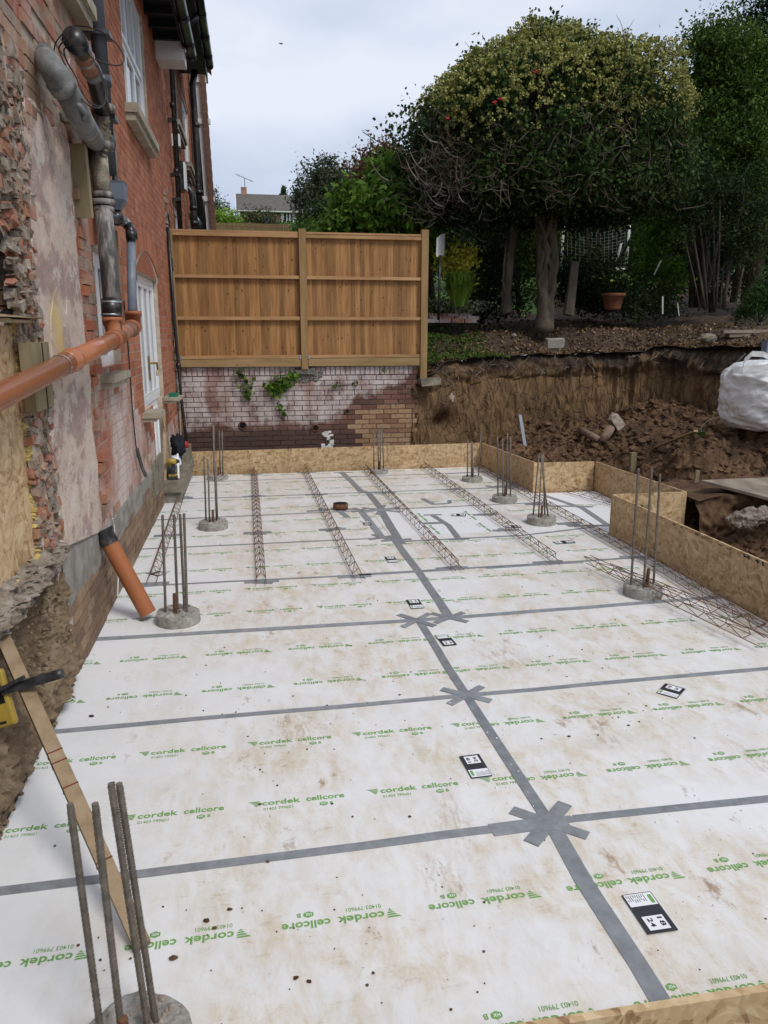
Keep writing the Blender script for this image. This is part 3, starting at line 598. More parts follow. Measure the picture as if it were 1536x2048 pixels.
tape([(2.02, 8.06), (2.07, 7.6), (2.03, 7.06)], .06); star(2.02, 8.08, .1, .045, 1, .0); star(2.03, 7.05, .1, .05, 1, .0)
tape([(2.10, 8.93), (2.16, 8.60)], .06); tape([(2.14, 8.60), (2.36, 8.62)], .05); tape([(2.36, 8.62), (2.40, 8.78)], .05); 
tape([(3.62, 8.9), (3.80, 8.1), (3.72, 7.3)], .07); tape([(3.4, 8.3), (3.95, 8.15)], .06); tape([(3.3, 7.35), (3.8, 7.28)], .06)
tape([(2.95, 9.4), (3.45, 9.5)], .05); tape([(3.1, 9.55), (3.4, 9.3)], .05); tape([(2.8, 10.5), (3.4, 10.55)], .05); tape([(3.45, 10.2), (3.52, 9.4)], .06)
tape([(3.3, 6.2), (3.55, 6.14)], .06)
for x, ys in ((-.79, (6.17, 7.7, 9.5)), (.09, (6.07, 7.65, 9.43, 10.95)), (.855, (6.07, 7.65, 9.40, 10.95)), (1.715, (6.14, 9.35)), (2.60, (6.16, 7.3, 8.0, 9.4)), (3.36, (7.45, 8.4, 9.5))):
    for y in ys: tape([(x-.14, y), (x+.14, y+R.uniform(-.01, .01))], .075, .006); tape([(x-.07, y+R.uniform(-.06, .06)), (x+.09, y+R.uniform(-.06, .06))], .06, .008)
tape([(1.83, 7.72), (2.05, 7.72)], .08)
# ---- barcode style labels stuck on the boards ("18 / 24"), print simplified to lines
def sticker(cx, cy, w, h, rot, flip=False, digits=True):
    M_ = lambda x, y, z: Vector((cx+x*math.cos(rot)-y*math.sin(rot), cy+x*math.sin(rot)+y*math.cos(rot), z))
    def q(gl, x0, x1, y0, y1, z): gl.add([M_(x0, y0, z), M_(x1, y0, z), M_(x1, y1, z), M_(x0, y1, z)], [(0, 1, 2, 3)])
    g = G(); g.box(M_(0, 0, .0055), (w/2, h/2, .001), (Vector((math.cos(rot), math.sin(rot), 0)), Vector((-math.sin(rot), math.cos(rot), 0)), EZ)); st = g.build('sticker', 'labb', floor, label='black and white product sticker')
    p = G(); a = w*.47; q(p, -a, a, h*.16, h*.48, .0072); q(p, -w*.36, w*.33, -h*.44, -h*.10, .0072); p.build('white_field', 'labw', st)
    k = G()
    for i in range(9): q(k, -a*.9+i*a*.155, -a*.9+i*a*.155+w*.018, h*.44-h*R.uniform(.06, .11), h*.45, .0080); q(k, -a*.9+i*a*.155, -a*.9+i*a*.155+w*.018, h*.33-h*R.uniform(.03, .08), h*.335, .0080)
    if digits:
        for key, ox in (('18', .10), ('24', -.24)):
            v, f = TX[key]; k.add([M_(w*(ox+.17*b), -h*(.15+.22*a_), .0080) for a_, b in v], f)
    k.build('sticker_print', 'ink', st); 
    gg = G(); q(gg, a*.62, a*.88, h*.2, h*.42, .0080); gg.build('sticker_logo', 'green', st)
sticker(1.333, 2.11, .112, .188, .02-.27+.25); sticker(1.005, 3.12, .10, .19, math.pi+.03); sticker(2.325, 3.667, .115, .15, math.pi-.85); sticker(1.255, 4.61, .092, .18, .06)
sticker(1.205, 5.32, .10, .19, math.pi); sticker(1.245, 6.48, .09, .18, math.pi); sticker(2.30, 8.02, .10, .16, 1.3); sticker(2.72, 7.42, .09, .16, 1.5); sticker(3.0, 6.75, .09, .2, 1.6); sticker(-.78, 6.45, .1, .16, .8); sticker(1.24, 7.83, .08, .15, .0)
g = G()            # crumbs of soil on the boards
for i in range(520):
    x = -1+4.5*R.random(); y = 1.6+9*R.random()**1.7
    if R.random() < .35: x = R.choice((.1, .6, 2.3, -.3, 1.9))+R.gauss(0, .22); y = R.choice((1.9, 2.3, 3.3, 4.0, 5.15))+R.gauss(0, .2)
    g.rock((x, y, .003), R.choice((.002, .002, .003, .003, .004, .006)), sq=(1, 1, .6))
for x, y, r_ in ((-.2, 2.35, .016), (-.17, 2.31, .014), (-.12, 2.39, .014), (.0, 3.0, .012), (-.86, 3.95, .018), (-1.0, 4.2, .012), (.09, 2.05, .013), (.13, 2.03, .012), (1.9, 3.35, .012), (.8, 3.9, .01), (1.55, 3.3, .012), (-.3, 2.2, .02), (.62, 2.8, .01), (.02, 2.62, .012)): g.rock((x, y, r_*.3), r_*.62, sq=(1.3, 1, .6))
tag(g.build('soil_crumbs', 'mud', kind='stuff'), 'dark crumbs of soil scattered on the white boards', 'soil crumbs')
g = G()
for i in range(46): x, y = R.choice(((-.75, 5.15), (1.1, 2.9), (1.75, 2.4), (3.0, 5.1), (1.16, 3.1)))
for i in range(60):
    cx_, cy_ = R.choice(((-.75, 5.15), (1.12, 3.0), (1.75, 2.6), (1.17, 3.5), (.6, 5.0))); g.rock((cx_+R.gauss(0, .09), cy_+R.gauss(0, .15), .004), R.uniform(.002, .006))
tag(g.build('polystyrene_crumbs', 'labw', kind='stuff'), 'small white polystyrene crumbs near the tape seams', 'crumbs')
g = G()
tag(tube('upstand_collar', [(1.05, 8.55, 0), (1.05, 8.55, .07)], .085, 'rustd', None, 20), 'short round brown pipe collar taped into the boards', 'pipe collar')
G().tube([(1.05, 8.55, .068), (1.05, 8.55, .0715)], .07, 20).build('collar_opening', 'dark', bpy.data.objects['upstand_collar'])
# ================================================================== FORMWORK
def form(a, b, z0, za, zb, th, label, z0b=None):
    a = Vector((a[0], a[1], 0)); b = Vector((b[0], b[1], 0)); d = (b-a).normalized(); n = Vector((-d.y, d.x, 0))*th
    vs = [a+EZ*z0, b+EZ*z0, b+n+EZ*z0, a+n+EZ*z0, a+EZ*za, b+EZ*zb, b+n+EZ*zb, a+n+EZ*za]
    o = G().add(vs, [(0, 3, 2, 1), (4, 5, 6, 7), (0, 1, 5, 4), (1, 2, 6, 5), (2, 3, 7, 6), (3, 0, 4, 7)]).build('formwork_board', 'osb', loc=tuple(a)); return tag(o, label, 'formwork board')
form((-.89, 11.13), (.62, 11.12), -.05, .32, .325, .018, 'strand board formwork in front of brick wall, left length of the back edge')
form((.623, 11.115), (3.47, 10.98), -.05, .328, .36, .018, 'strand board formwork in front of brick wall, longer right length of the back edge')
form((3.475, 10.98), (3.56, 9.03), -.05, .36, .385, .018, 'strand board running forward from the far right corner of the slab')
form((3.545, 9.01), (4.37, 9.05), -.05, .385, .37, .018, 'short strand board facing the camera where the slab steps outward')
form((4.385, 9.05), (4.40, 7.02), -.05, .37, .395, .018, 'strand board along the outer side of the slab bump-out')
form((3.60, 6.975), (4.41, 7.0), -.12, .405, .395, .018, 'strand board return with two timber stakes behind the long board')
form((3.57, 6.97), (3.60, 1.40), -.12, .41, .40, .018, 'longest strand board running along the right edge of the slab')
form((-1.0, 1.452), (3.595, 1.425), -.12, .372, .372, -.022, 'near strand board with rough top edge at the bottom of the view')
k = G()
for i in range(16): yy = 5.9-i*.11; k.span((3.571, yy, .385-.0), (3.5695, yy+.05, .392)) if i % 3 else None
for yy in (4.85, 4.80, 4.70, 4.64): k.add([Vector((3.574, yy, .375)), Vector((3.574, yy+.02, .375)), Vector((3.574, yy+.035, .40)), Vector((3.574, yy+.012, .40))], [(0, 1, 2, 3)])
k.build('printed_stamp', 'ink', bpy.data.objects['formwork_board.006'] if 'formwork_board.006' in bpy.data.objects else None)
def stake(x, y, z0, z1, w, label, lean=(0, 0)):
    o = G().box((0, 0, (z0+z1)/2), (w/2, w/2*.6, (z1-z0)/2)).build('timber_stake', 'timberg'); o.location = (x, y, 0); o.rotation_euler = (lean[0], lean[1], R.uniform(-.2, .2)); return tag(o, label, 'stake')
stake(3.93, 6.93, -.1, .30, .09, 'timber stake in front of return board, behind the long board, right one'); stake(3.70, 6.94, -.1, .30, .06, 'narrow timber stake beside the pile bars behind the long board')
p = aty(1263, 950, 9.2); stake(p.x, 9.2, .05, aty(1263, 905, 9.2).z, .085, 'upright timber peg standing in mud behind the outer formwork')
p = aty(1386, 985, 7.6); stake(p.x, 7.6, .0, aty(1386, 940, 7.6).z, .045, 'thin dark peg beside the muddy board at right', (.05, .03))
G().box(aty(1385, 985, 7.55), (.035, .02, .09)).build('peg_block', 'timberg', bpy.data.objects['timber_stake.003'])
tag(tube('metal_strut', [aty(1383, 975, 7.5), aty(1366, 1000, 7.3)], .012, 'metal', None, 8), 'thin dark strut bracing the corner of formwork', 'strut')
# ================================================================== PILES WITH STARTER BARS
def rbar(g, a, b, r, ribs=False):
    a = Vector(a); b = Vector(b); g.tube([a, b], r, 8)
    if ribs:
        d = (b-a).normalized(); n = int((b-a).length/.016); x = d.orthogonal().normalized(); y = d.cross(x)
        for i in range(n):
            c = a+d*(i*.016+.008); t_ = d+x*.55
            base = len(g.v); K = 8
            for sgn in (-1, 1):
                for kk in range(K):
                    an = 2*math.pi*kk/K; rad = x*math.cos(an)+y*math.sin(an); off = d*(sgn*.0025+.006*math.cos(an)); g.v.append(tuple(c+rad*(r*1.22)+off))
            for kk in range(K): g.f.append((base+kk, base+(kk+1) % K, base+K+(kk+1) % K, base+K+kk))
def pile(x, y, rad, h, bars, stub, label, r=.0085, ribs=False):
    t = thing('pile_head', label, 'pile head', (x, y, 0), 'concrete pile heads with starter bars')
    def rim(a, b):
        an = 2*math.pi*a; rr = rad*(1+.035*noise.noise(Vector((math.cos(an)*2, math.sin(an)*2, x))))
        if b < .5: z = h*(b*2); q = 1-.03*b
        else: z = h+.012*noise.noise(Vector((math.cos(an)*b*3, math.sin(an)*b*3, y)))*1.4+.006; q = (1-b)*2*.97+.0; z += .012*noise.noise(Vector((x+math.cos(an)*q*9, math.sin(an)*q*9, 3)))
        return Vector((x+math.cos(an)*rr*q, y+math.sin(an)*rr*q, z-(.0 if b else .01)))
    G().grid(rim, 40, 16).build('concrete_head', 'conc', t, False)
    gr = G()
    for i in range(70 if y < 3 else 26):
        a_ = R.random()*6.28; q_ = rad*.92*R.random()**.5; gr.rock((x+math.cos(a_)*q_, y+math.sin(a_)*q_, h+.004), R.uniform(.006, .014)*(1 if y < 3 else 1.2), sq=(1, 1, .6))
    gr.build('aggregate', 'rubble', t, kind='stuff')
    for (ax, ay, bx, by, z) in bars:
        g = G(); rbar(g, (x+ax, y+ay, h-.02), (x+bx, y+by, z), r, ribs); g.build('starter_bar', 'rebar', t, not ribs)
    g = G(); rbar(g, (x+stub[0], y+stub[1], h-.02), (x+stub[0]+.005, y+stub[1], h+stub[2]), r*1.5, ribs); g.build('centre_bar', 'rustd', t)
def barpix(x, y, rad, h, lst, **k):
    """bars given as (foot u, top u, top v, depth offset)"""
    out_ = []
    for (u0, u1, v1, dy) in lst:
        yb = y+dy; r0 = ray(u0, 0); px = aty(u0, 1, yb); # foot x from the column of pixels at the head's height
        v0 = 1024+0; lo, hi = 300., 2400.
        for _ in range(40):
            mid_ = (lo+hi)/2; q = aty(u0, mid_, yb)
            if q.z > h: lo = mid_
            else: hi = mid_
        foot = aty(u0, lo, yb); top = aty(u1, v1, yb+k.get('lean', 0)); out_.append((foot.x-x, dy, top.x-x, dy+k.get('lean', 0), top.z))
    return out_
PL = [
 (-.385, 10.66, .14, .05, [(428, 428, 850, .04), (441, 438, 862, .05), (446, 444, 862, -.03)], 'pile head nearest the far left corner, by the back formwork'),
 (1.88, 10.72, .13, .05, [(748, 747, 862, .0), (757, 756, 860, .06), (760, 762, 862, -.05), (767, 765, 850, .0)], 'pile head beside the back formwork near its middle'),
 (3.03, 9.93, .14, .05, [(935, 935, 880, 0), (943, 943, 882, .04), (945, 945, 885, -.04), (957, 962, 862, 0)], 'pile head close to the far right inner corner'),
 (3.04, 8.62, .15, .06, [(996, 995, 872, .03), (1006, 1005, 876, -.04), (1013, 1015, 866, .03), (1021, 1021, 873, 0)], 'pile head with four tall bars where boards step outward'),
 (3.07, 7.52, .155, .07, [(1066, 1078, 910, .05), (1077, 1084, 910, -.05), (1090, 1086, 908, .05), (1097, 1082, 912, -.04)], 'pile head whose bars lean together into a cone'),
 (-.355, 7.93, .15, .07, [(412, 408, 912, .04), (419, 416, 918, -.05), (433, 426, 850, .0), (435, 431, 926, .05)], 'pile head in the left row, between lattice wires'),
 (2.99, 5.22, .148, .07, [(1262, 1277, 937, .03), (1287, 1304, 935, -.04), (1307, 1320, 948, .02)], 'pile head at right with three tall bars beside a loose lattice'),
 (-.51, 5.28, .152, .07, [(331, 325, 1030, .0), (355, 348, 1029, .06), (369, 360, 1028, .06), (374, 368, 1027, -.03)], 'pile head touching the orange pipe standing at left'),
]
for x, y, rad, h, b, lab in PL:
    pile(x, y, rad, h, barpix(x, y, rad, h, b), (R.uniform(-.02, .02), -.03, .13+.02*(y < 6)), lab, ribs=y < 6)
nb = barpix(-.37, 1.86, .16, .06, [(208, 140, 1608, -.03), (250, 190, 1607, -.06), (298, 222, 1567, .02), (312, 238, 1567, .05)])
pile(-.37, 1.86, .158, .06, nb, (-.02, -.07, .15), 'nearest pile head with thick ribbed bars at the bottom left corner', r=.0088, ribs=True)
# ================================================================== LATTICE SPACERS
def lattice(a, b, w, h, pitch, label, roll=0., r=.0028):
    a = Vector(a); b = Vector(b); t = thing('lattice_girder', label, 'lattice girder', tuple(a), 'wire lattice girders lying on the boards')
    d = (b-a); l = d.length; d.normalize(); sx = d.cross(EZ).normalized(); up = sx.cross(d)
    sx, up = sx*math.cos(roll)+up*math.sin(roll), up*math.cos(roll)-sx*math.sin(roll)
    off = up*(r+.012)+(EZ*(w/2*abs(math.sin(roll))) if roll else Vector())
    T = lambda s_: a+d*s_+up*h+off; Bm = lambda s_, k: a+d*s_+sx*(k*w/2)+off
    G().tube([T(.0), T(l*.5), T(l)], r*1.2, 6).build('top_wire', 'rust', t, True)
    for k in (-1, 1):
        G().tube([Bm(-.06, k), Bm(l*.5, k)+sx*.004*k, Bm(l+.03, k)], r*1.1, 6).build('bottom_wire', 'rust', t, True)
        n = int(l/pitch); P = []
        for i in range(n+1):
            P.append(T(i*l/n) if i % 2 == 0 else Bm(i*l/n, k))
        g = G()
        for p, q in zip(P, P[1:]): g.tube([p, q], r, 4, False)
        g.build('zigzag_wire', 'rust', t)
Z = .012
lattice((-.785, 6.16, Z), (-.80, 11.0, Z), .075, .075, .10, 'lattice girder nearest the house wall')
lattice((.085, 6.0, Z), (.115, 11.0, Z), .075, .075, .10, 'lattice girder pointing straight away, second from house wall')
lattice((.875, 5.97, Z), (.845, 11.0, Z), .075, .075, .10, 'lattice girder beside the round pipe collar')
lattice((1.74, 6.05, Z), (1.715, 10.9, Z), .075, .075, .10, 'lattice girder crossing the left part of the clean white board')
lattice((2.64, 6.1, Z), (2.60, 11.0, Z), .075, .075, .10, 'lattice girder crossing the clean board right of its curved tape')
lattice((3.42, 6.05, Z), (3.36, 10.8, Z), .075, .07, .10, 'lattice girder alongside the cone of leaning bars')
lattice((3.36, 4.28, Z), (3.44, 6.0, Z), .075, .07, .10, 'lattice girder lying tight against the long right formwork')
lattice((3.20, 4.12, .03), (2.90, 5.95, .03), .075, .075, .10, 'loose lattice girder lying askew past the right pile head', roll=1.0)
lattice((3.33, 4.2, .05), (2.98, 5.7, .02), .07, .07, .09, 'second loose lattice girder crossing the askew one', roll=.4)
lattice((4.30, 7.7, Z), (3.95, 8.95, Z), .075, .07, .10, 'short lattice girder in the slab bump-out')
# ================================================================== BRICKWORK
def brick_mesh(name, m):
    g = G(); g.box((0, 0, 0), (.5, .5, .5)); me = bpy.data.meshes.new(name); me.from_pydata(g.v, [], g.f); me.materials.append(MT[m]); return me
BM = {m: brick_mesh('brick', m) for m in ('bred', 'bold', 'bsalt', 'bstock', 'gbrick', 'gbrick2')}
def courses(s0, s1, z0, z1, holes, bl=.225, bh=.075, jt=.01, flemish=False):
    n = int(round((z1-z0)/bh)); res = []
    for k in range(n):
        za = z0+k*bh; zc = za+bh/2; cuts = [(a, b) for a, b, c, d in holes if c < zc < d]
        x = s0-(bl/2 if k % 2 else 0); i = k
        while x < s1:
            L_ = bl if not (flemish and i % 2) else bl/2; i += 1
            a, b = max(x, s0), min(x+L_, s1); x += L_; seg = [(a, b)]
            for c, d in cuts:
                seg = [q for p, r_ in seg for q in ((p, min(r_, c)), (max(p, d), r_)) if q[1]-q[0] > .03]
            for p, q in seg: res.append((p+jt/2, q-jt/2, za+jt/2, za+bh-jt/2))
    return res
def lay(parent, items, limit, stuffname, label):
    """items: (centre, axes rotation, size, material key); the largest in view become bricks of their own"""
    sc = []
    for it in items:
        q = prj(it[0]); a = 0
        if q and -20 < q[0] < 1556 and -20 < q[1] < 2068:
            n = it[1] @ Vector((0, 1, 0)); vdir = (Vector(it[0])-Vector((0, 0, CAMH))).normalized()
            a = it[2][0]*it[2][2]*abs(n.dot(vdir))/q[2]**2
        sc.append(a)
    order = sorted(range(len(items)), key=lambda i: -sc[i]); pl = wloc(parent); rest = {}
    for rank, i in enumerate(order):
        c, rot, size, mk = items[i]
        if rank < limit and sc[i] > 0:
            o = bpy.data.objects.new('brick', BM[mk]); COL.objects.link(o); o.parent = parent
            o.location = Vector(c)-pl; o.rotation_euler = rot.to_euler(); o.scale = size
        else: rest.setdefault(mk, G()).box(c, [x/2 for x in size], (rot @ EX, rot @ EY, rot @ EZ))
    for mk, g in rest.items(): g.build(stuffname, mk, parent, kind='stuff')
house = thing('house', 'red brick house with stripped old plaster wall, white windows and black gutters', 'house', (-1.1, 0, 0))
WROT = Matrix((ES, -EO, EZ)).transposed()      # local x along the wall, local y into the wall
OP = {'small': (6.05, 6.95, 1.69, 2.58), 'door': (8.15, 9.95, 1.20, 2.57), 'door2': (8.80, 9.72, .30, 1.20), 'sash': (8.40, 10.15, 4.10, 5.50), 'w1': (5.50, 6.15, 4.18, 5.5),
      'w3': (13.5, 14.7, 5.20, 6.15), 'w4': (15.8, 17.2, 5.02, 6.2), 'w5': (12.95, 14.2, 2.2, 3.95), 'w6': (15.9, 17.6, 2.6, 4.2), 'osb': (1.5, 4.07, .83, 2.05), 'hole': (3.3, 4.25, 2.05, 2.62), 'under': (1.5, 4.30, -.35, .80)}
holes = list(OP.values())
def core(s0, s1, z0, z1, o0, o1, hs, m, name='wall_core'):
    xs = sorted({s0, s1, *[h[0] for h in hs if s0 < h[0] < s1], *[h[1] for h in hs if s0 < h[1] < s1]}); zs = sorted({z0, z1, *[h[2] for h in hs if z0 < h[2] < z1], *[h[3] for h in hs if z0 < h[3] < z1]}); g = G()
    for a, b in zip(xs, xs[1:]):
        run = None
        for c, d in zip(zs, zs[1:]):
            if any(h[0] < (a+b)/2 < h[1] and h[2] < (c+d)/2 < h[3] for h in hs): continue
            g.wbox(a, b, c, d, o0, o1)
    return g.build(name, m, house)
WC = core(1.5, 11.8, -.35, 5.7, -.30, -.0035, holes, 'mortar')
core(11.8, 19.5, -.35, 6.6, -.30, -.0035, holes, 'mortar'); core(16.25, 21.5, 6.6, 9.4, -.30, -.0035, holes, 'mortar', 'upper_wall_core')
wall = WC
items = []
def wb(s0, s1, z0, z1, mk, o=0., dep=.11, jit=.003):
    o += R.uniform(-jit, jit); c = Wp((s0+s1)/2, (z0+z1)/2, o-dep/2); items.append((c, WROT, Vector((s1-s0, dep, z1-z0)), mk))
arch = [(8.05, 10.1, 2.57, 2.93), (6.0, 7.0, 2.58, 2.8)]
for (a, b, c, d) in courses(5.45, 11.8, .60, 5.70, holes+arch, flemish=True):
    zz = (c+d)/2; ss = (a+b)/2; n_ = noise.noise(Vector((ss*.9, zz*1.3, 3)))
    mk = 'bred'
    if zz < 1.75+.6*n_-(ss-6)*.34 and ss < 9.2: mk = 'bsalt'
    if zz < .8+.25*n_: mk = 'bsalt' if R.random() < .8 else 'bold'
    if ss < 6.0 and zz > 1.4: mk = 'bold'
    if zz > 2.9 and ss < 5.9: mk = 'bold'
    wb(a, b, c, d, mk, jit=.001 if mk == 'bred' else .003)
for (a, b, c, d) in courses(1.6, 5.45, 2.55, 5.70, holes, flemish=True):
    zz = (c+d)/2; ss = (a+b)/2
    if zz < 3.3+.15*noise.noise(Vector((ss*3, 0, 1))): mk = R.choice(('bold', 'bold', 'bstock')); j = .018
    else: mk = 'bold' if zz < 4.0+.4*noise.noise(Vector((ss*2, zz, 1))) else R.choice(('bred', 'bold')); j = .01
    wb(a, b, c, d, mk, jit=j)
for (a, b, c, d) in courses(11.8, 19.5, .60, 6.6, holes+[(15.7, 17.3, 6.2, 6.45), (13.4, 14.8, 6.15, 6.35)], flemish=True): wb(a, b, c, d, 'bred')
for (a, b, c, d) in courses(4.30, 9.2, -.15, .45, holes): 
    if a > 4.34+.05*noise.noise(Vector((c*9, 0, 0))): wb(a, b, c, d, 'bstock', .006, jit=.0035)
# broken jamb between the boarded opening and the plaster, and toothing right of the plaster
for k in range(26):
    z = .84+k*.075; e_ = (4.2 if 2.05 < z < 2.5 else 4.08)+.05*math.sin(k*1.7)+R.uniform(0, .06)
    a = e_
    while a < 4.62:
        b = min(a+R.choice((.10, .16, .21)), 4.66)
        if R.random() < .93: wb(a, b-.01, z+.004, z+.07, R.choice(('bold', 'bold', 'bstock')), R.uniform(-.05, .0), jit=.012)
        a = b
for k in range(31):
    z = .72+k*.075
    if z > 3.0: break
    for a, b in (((5.42, 5.60), (5.61, 5.80)) if k % 2 else ((5.42, 5.55), (5.56, 5.70))):
        if k % 4 < 2 and a > 5.5: wb(a, b+.05, z+.004, z+.068, R.choice(('bred', 'bold', 'bold')), R.uniform(.012, .045), dep=.14, jit=.008)
# arches of upright bricks
def arch_bricks(s0, s1, z0, rise, h, mk='bred'):
    n = int((s1-s0)/.078)
    for i in range(n):
        u = (i+.5)/n; s_ = s0+(s1-s0)*u; z = z0+rise*(1-(2*u-1)**2); an = -(2*u-1)*.42*rise/.25
        rot = WROT @ Matrix.Rotation(-an, 3, 'Y'); items.append((Wp(s_, z+h/2, -.045), rot, Vector(((s1-s0)/n-.012, .11, h)), mk))
arch_bricks(8.02, 10.12, 2.60, .22, .24); arch_bricks(6.0, 7.0, 2.58, .05, .2); arch_bricks(15.7, 17.3, 6.22, .06, .2); arch_bricks(13.4, 14.8, 6.16, .05, .18); arch_bricks(12.9, 14.25, 3.97, .22, .2); arch_bricks(15.85, 17.7, 4.22, .16, .2)
G().add([Wp(8.2+1.7*i/12, 2.575, -.001) for i in range(13)]+[Wp(8.2+1.7*i/12, 2.58+.22*(1-(2*i/12-1)**2), -.001) for i in range(13)], [(i, i+1, i+14, i+13) for i in range(12)]).build('arch_panel', 'bred', house)
for (a, b, c, d) in courses(16.25, 21.5, 6.6, 9.4, []): wb(a, b, c, d, 'bred')
lay(wall, items, 300, 'far_brickwork', '')
# quoin strip / old render scar and toothed edge at s = 11.5
g = G()
for k in range(34):
    z = .8+k*.09
    if z > 3.9: break
    g.wbox(11.45+R.uniform(-.03, .03), 11.62+R.uniform(-.02, .05), z, z+.075, -.01, .012+R.uniform(0, .02), .012)
g.build('broken_joint', 'rubble', house)
# cement render plinth, and the plaster remains
def sheet(fn, nu, nv, m, name, lab=None, sm=False):
    o = G().grid(fn, nu, nv).build(name, m, house, sm)
    if lab: o['label'] = lab
    return o
def plinth(a, b):
    s_ = 4.38+a*4.85; z0 = .40-.02*a*5+.02*noise.noise(Vector((s_*4, 0, 2))); z1 = .80-.17*min(1, (s_-4.38)/1.4)-.02*max(0, s_-5.8)+.03*noise.noise(Vector((s_*5, 0, 7)))
    e_ = min(b, 1-b)*8; return Wp(s_, z0+(z1-z0)*b, .012*min(1, e_)+.008*noise.noise(Vector((s_*6, b*3, 1)))-.006)
sheet(plinth, 120, 14, 'render', 'render_plinth')
for s0, s1 in ((8.3, 8.72), (8.74, 9.2)): G().wbox(s0, s1, .25, .62, -.01, .02, .006).build('plinth_block', 'concd', house)
def plaster_sheet(a, b):
    z = .62+b*2.55; l = 4.40+.06*noise.noise(Vector((z*3, 1, 1)))+.05*noise.noise(Vector((z*9, 2, 1))); r_ = 5.50+.05*noise.noise(Vector((z*4, 5, 1)))+.03*noise.noise(Vector((z*14, 5, 1)))
    if z > 2.9: l += (z-2.9)*.6
    s_ = l+(r_-l)*a; zt = z+(.05*noise.noise(Vector((s_*5, 0, 3))) if b > .95 else 0)
    if b < .2: zt += (.2-b)*1.2*(1-a)*.8
    o = .016+.005*noise.noise(Vector((s_*3, z*2, 5)))+.003*noise.noise(Vector((s_*9, z*8, 9)))
    pe = noise.noise(Vector((s_*2.6, z*1.5, 12)))
    if pe > .12: o -= .004
    if a in (0, 1) or b in (0, 1): o = -.01
    return Wp(s_, zt, o)
sheet(plaster_sheet, 110, 220, 'plaster', 'plaster_patch', 'pinkish stripped plaster with peeled layers')
def jambcrust(a, b):
    z = .70+b*2.4; s_ = 4.05+a*.42+(.06 if z > 2.05 else .03)*noise.noise(Vector((z*8, a*4, 0))); o = -.05+.07*noise.noise(Vector((s_*9, z*7, 4)))+.05*noise.noise(Vector((s_*24, z*19, 2)))+.025*a
    if 2.1 < z < 2.52: s_ = max(s_, 4.15+.05*noise.noise(Vector((z*11, 0, 3))))
    if s_ < 4.12: o -= .03
    return Wp(s_, z, o)
sheet(jambcrust, 30, 160, 'rubble', 'broken_edge')
def upcrust(a, b):
    s_ = 1.8+a*2.75; z = 2.40+.35*max(0, min(1, (4.05-s_)/.22))+b*.8+.08*noise.noise(Vector((s_*9, b, 0))); o = -.035+.07*noise.noise(Vector((s_*7, z*6, 4)))+.05*noise.noise(Vector((s_*20, z*17, 2)))-.03*b
    return Wp(s_, z, o)
sheet(upcrust, 130, 50, 'rubble', 'broken_render')
# sheathing board in the old opening, its foam line, a black block as the gap's shade above and earth below
sb = G().wbox(1.5, 4.06, .86, 2.02, -.05, -.032).build('sheathing_board', 'osby', house, label='yellowish strand board closing the old opening')
g = G()
for i in range(150):
    u = i/149; p = Wp(4.055+R.uniform(-.012, .02), .88+u*1.16, -.03) if i % 2 else Wp(2.6+u*1.46, .865+R.uniform(-.012, .015), -.03); g.rock(p, R.uniform(.012, .028))
g.build('foam_bead', 'foam', house)
G().wbox(3.31, 4.245, 2.055, 2.615, -.32, -.12).build('cavity_shade_block', 'dark', house); G().wbox(1.4, 4.32, -.35, .81, -.40, -.31).build('earth_behind', 'earthl', house)  # solid black block set in the hole, its colour stands in for deep shade
g = G()
for i in range(620):
    a_ = R.uniform(-.4, .4); ex_ = (ES*math.cos(a_)+EZ*math.sin(a_)); ez_ = (EZ*math.cos(a_)-ES*math.sin(a_)); g.box(Wp(4.05+.38*R.random(), .85+2.3*R.random(), R.uniform(-.03, .004)), (R.uniform(.01, .045), .02, R.uniform(.006, .028)), (ex_, EO, ez_), jit=.008)
g.v, g2v = g.v[:8*330], g.v[8*330:]; g.f, g2f = g.f[:6*330], g.f[6*330:]; g.build('brick_rubble', 'bold', house, kind='stuff')
if 1:
    q9 = G(); q9.v = g2v; q9.f = [tuple(i-8*330 for i in t_) for t_ in g2f]; q9.build('mortar_rubble', 'rubble', house, kind='stuff')
g = G()
for i in range(620):
    a_ = R.uniform(-.4, .4); ex_ = (ES*math.cos(a_)+EZ*math.sin(a_)); ez_ = (EZ*math.cos(a_)-ES*math.sin(a_)); g.box(Wp(2.2+2.3*R.random(), 2.62+.7*R.random(), R.uniform(-.03, .004)), (R.uniform(.01, .045), .02, R.uniform(.006, .028)), (ex_, EO, ez_), jit=.008)
g.build('brick_rubble', 'rubble', house, kind='stuff')
g = G(); g.wbox(3.0, 4.12, 2.035, 2.05, -.05, .04, .006); g.wbox(3.5, 4.3, 2.055, 2.06, -.02, .06, .01); g.build('broken_lath', 'timber', house)
def sill_crust(a, b):
    s_ = 2.3+a*2.1; z = .90-.20*b-.05*max(0, 3.8-s_)*0+.03*noise.noise(Vector((s_*7, b*3, 0))); o = -.03+.07*math.sin(b*math.pi)+.05*noise.noise(Vector((s_*9, b*6, 3)))+.035*noise.noise(Vector((s_*25, b*16, 3)))-.10*max(0, b-.75)*4
    return Wp(s_, z, o)
sheet(sill_crust, 160, 26, 'rubble', 'broken_sill')
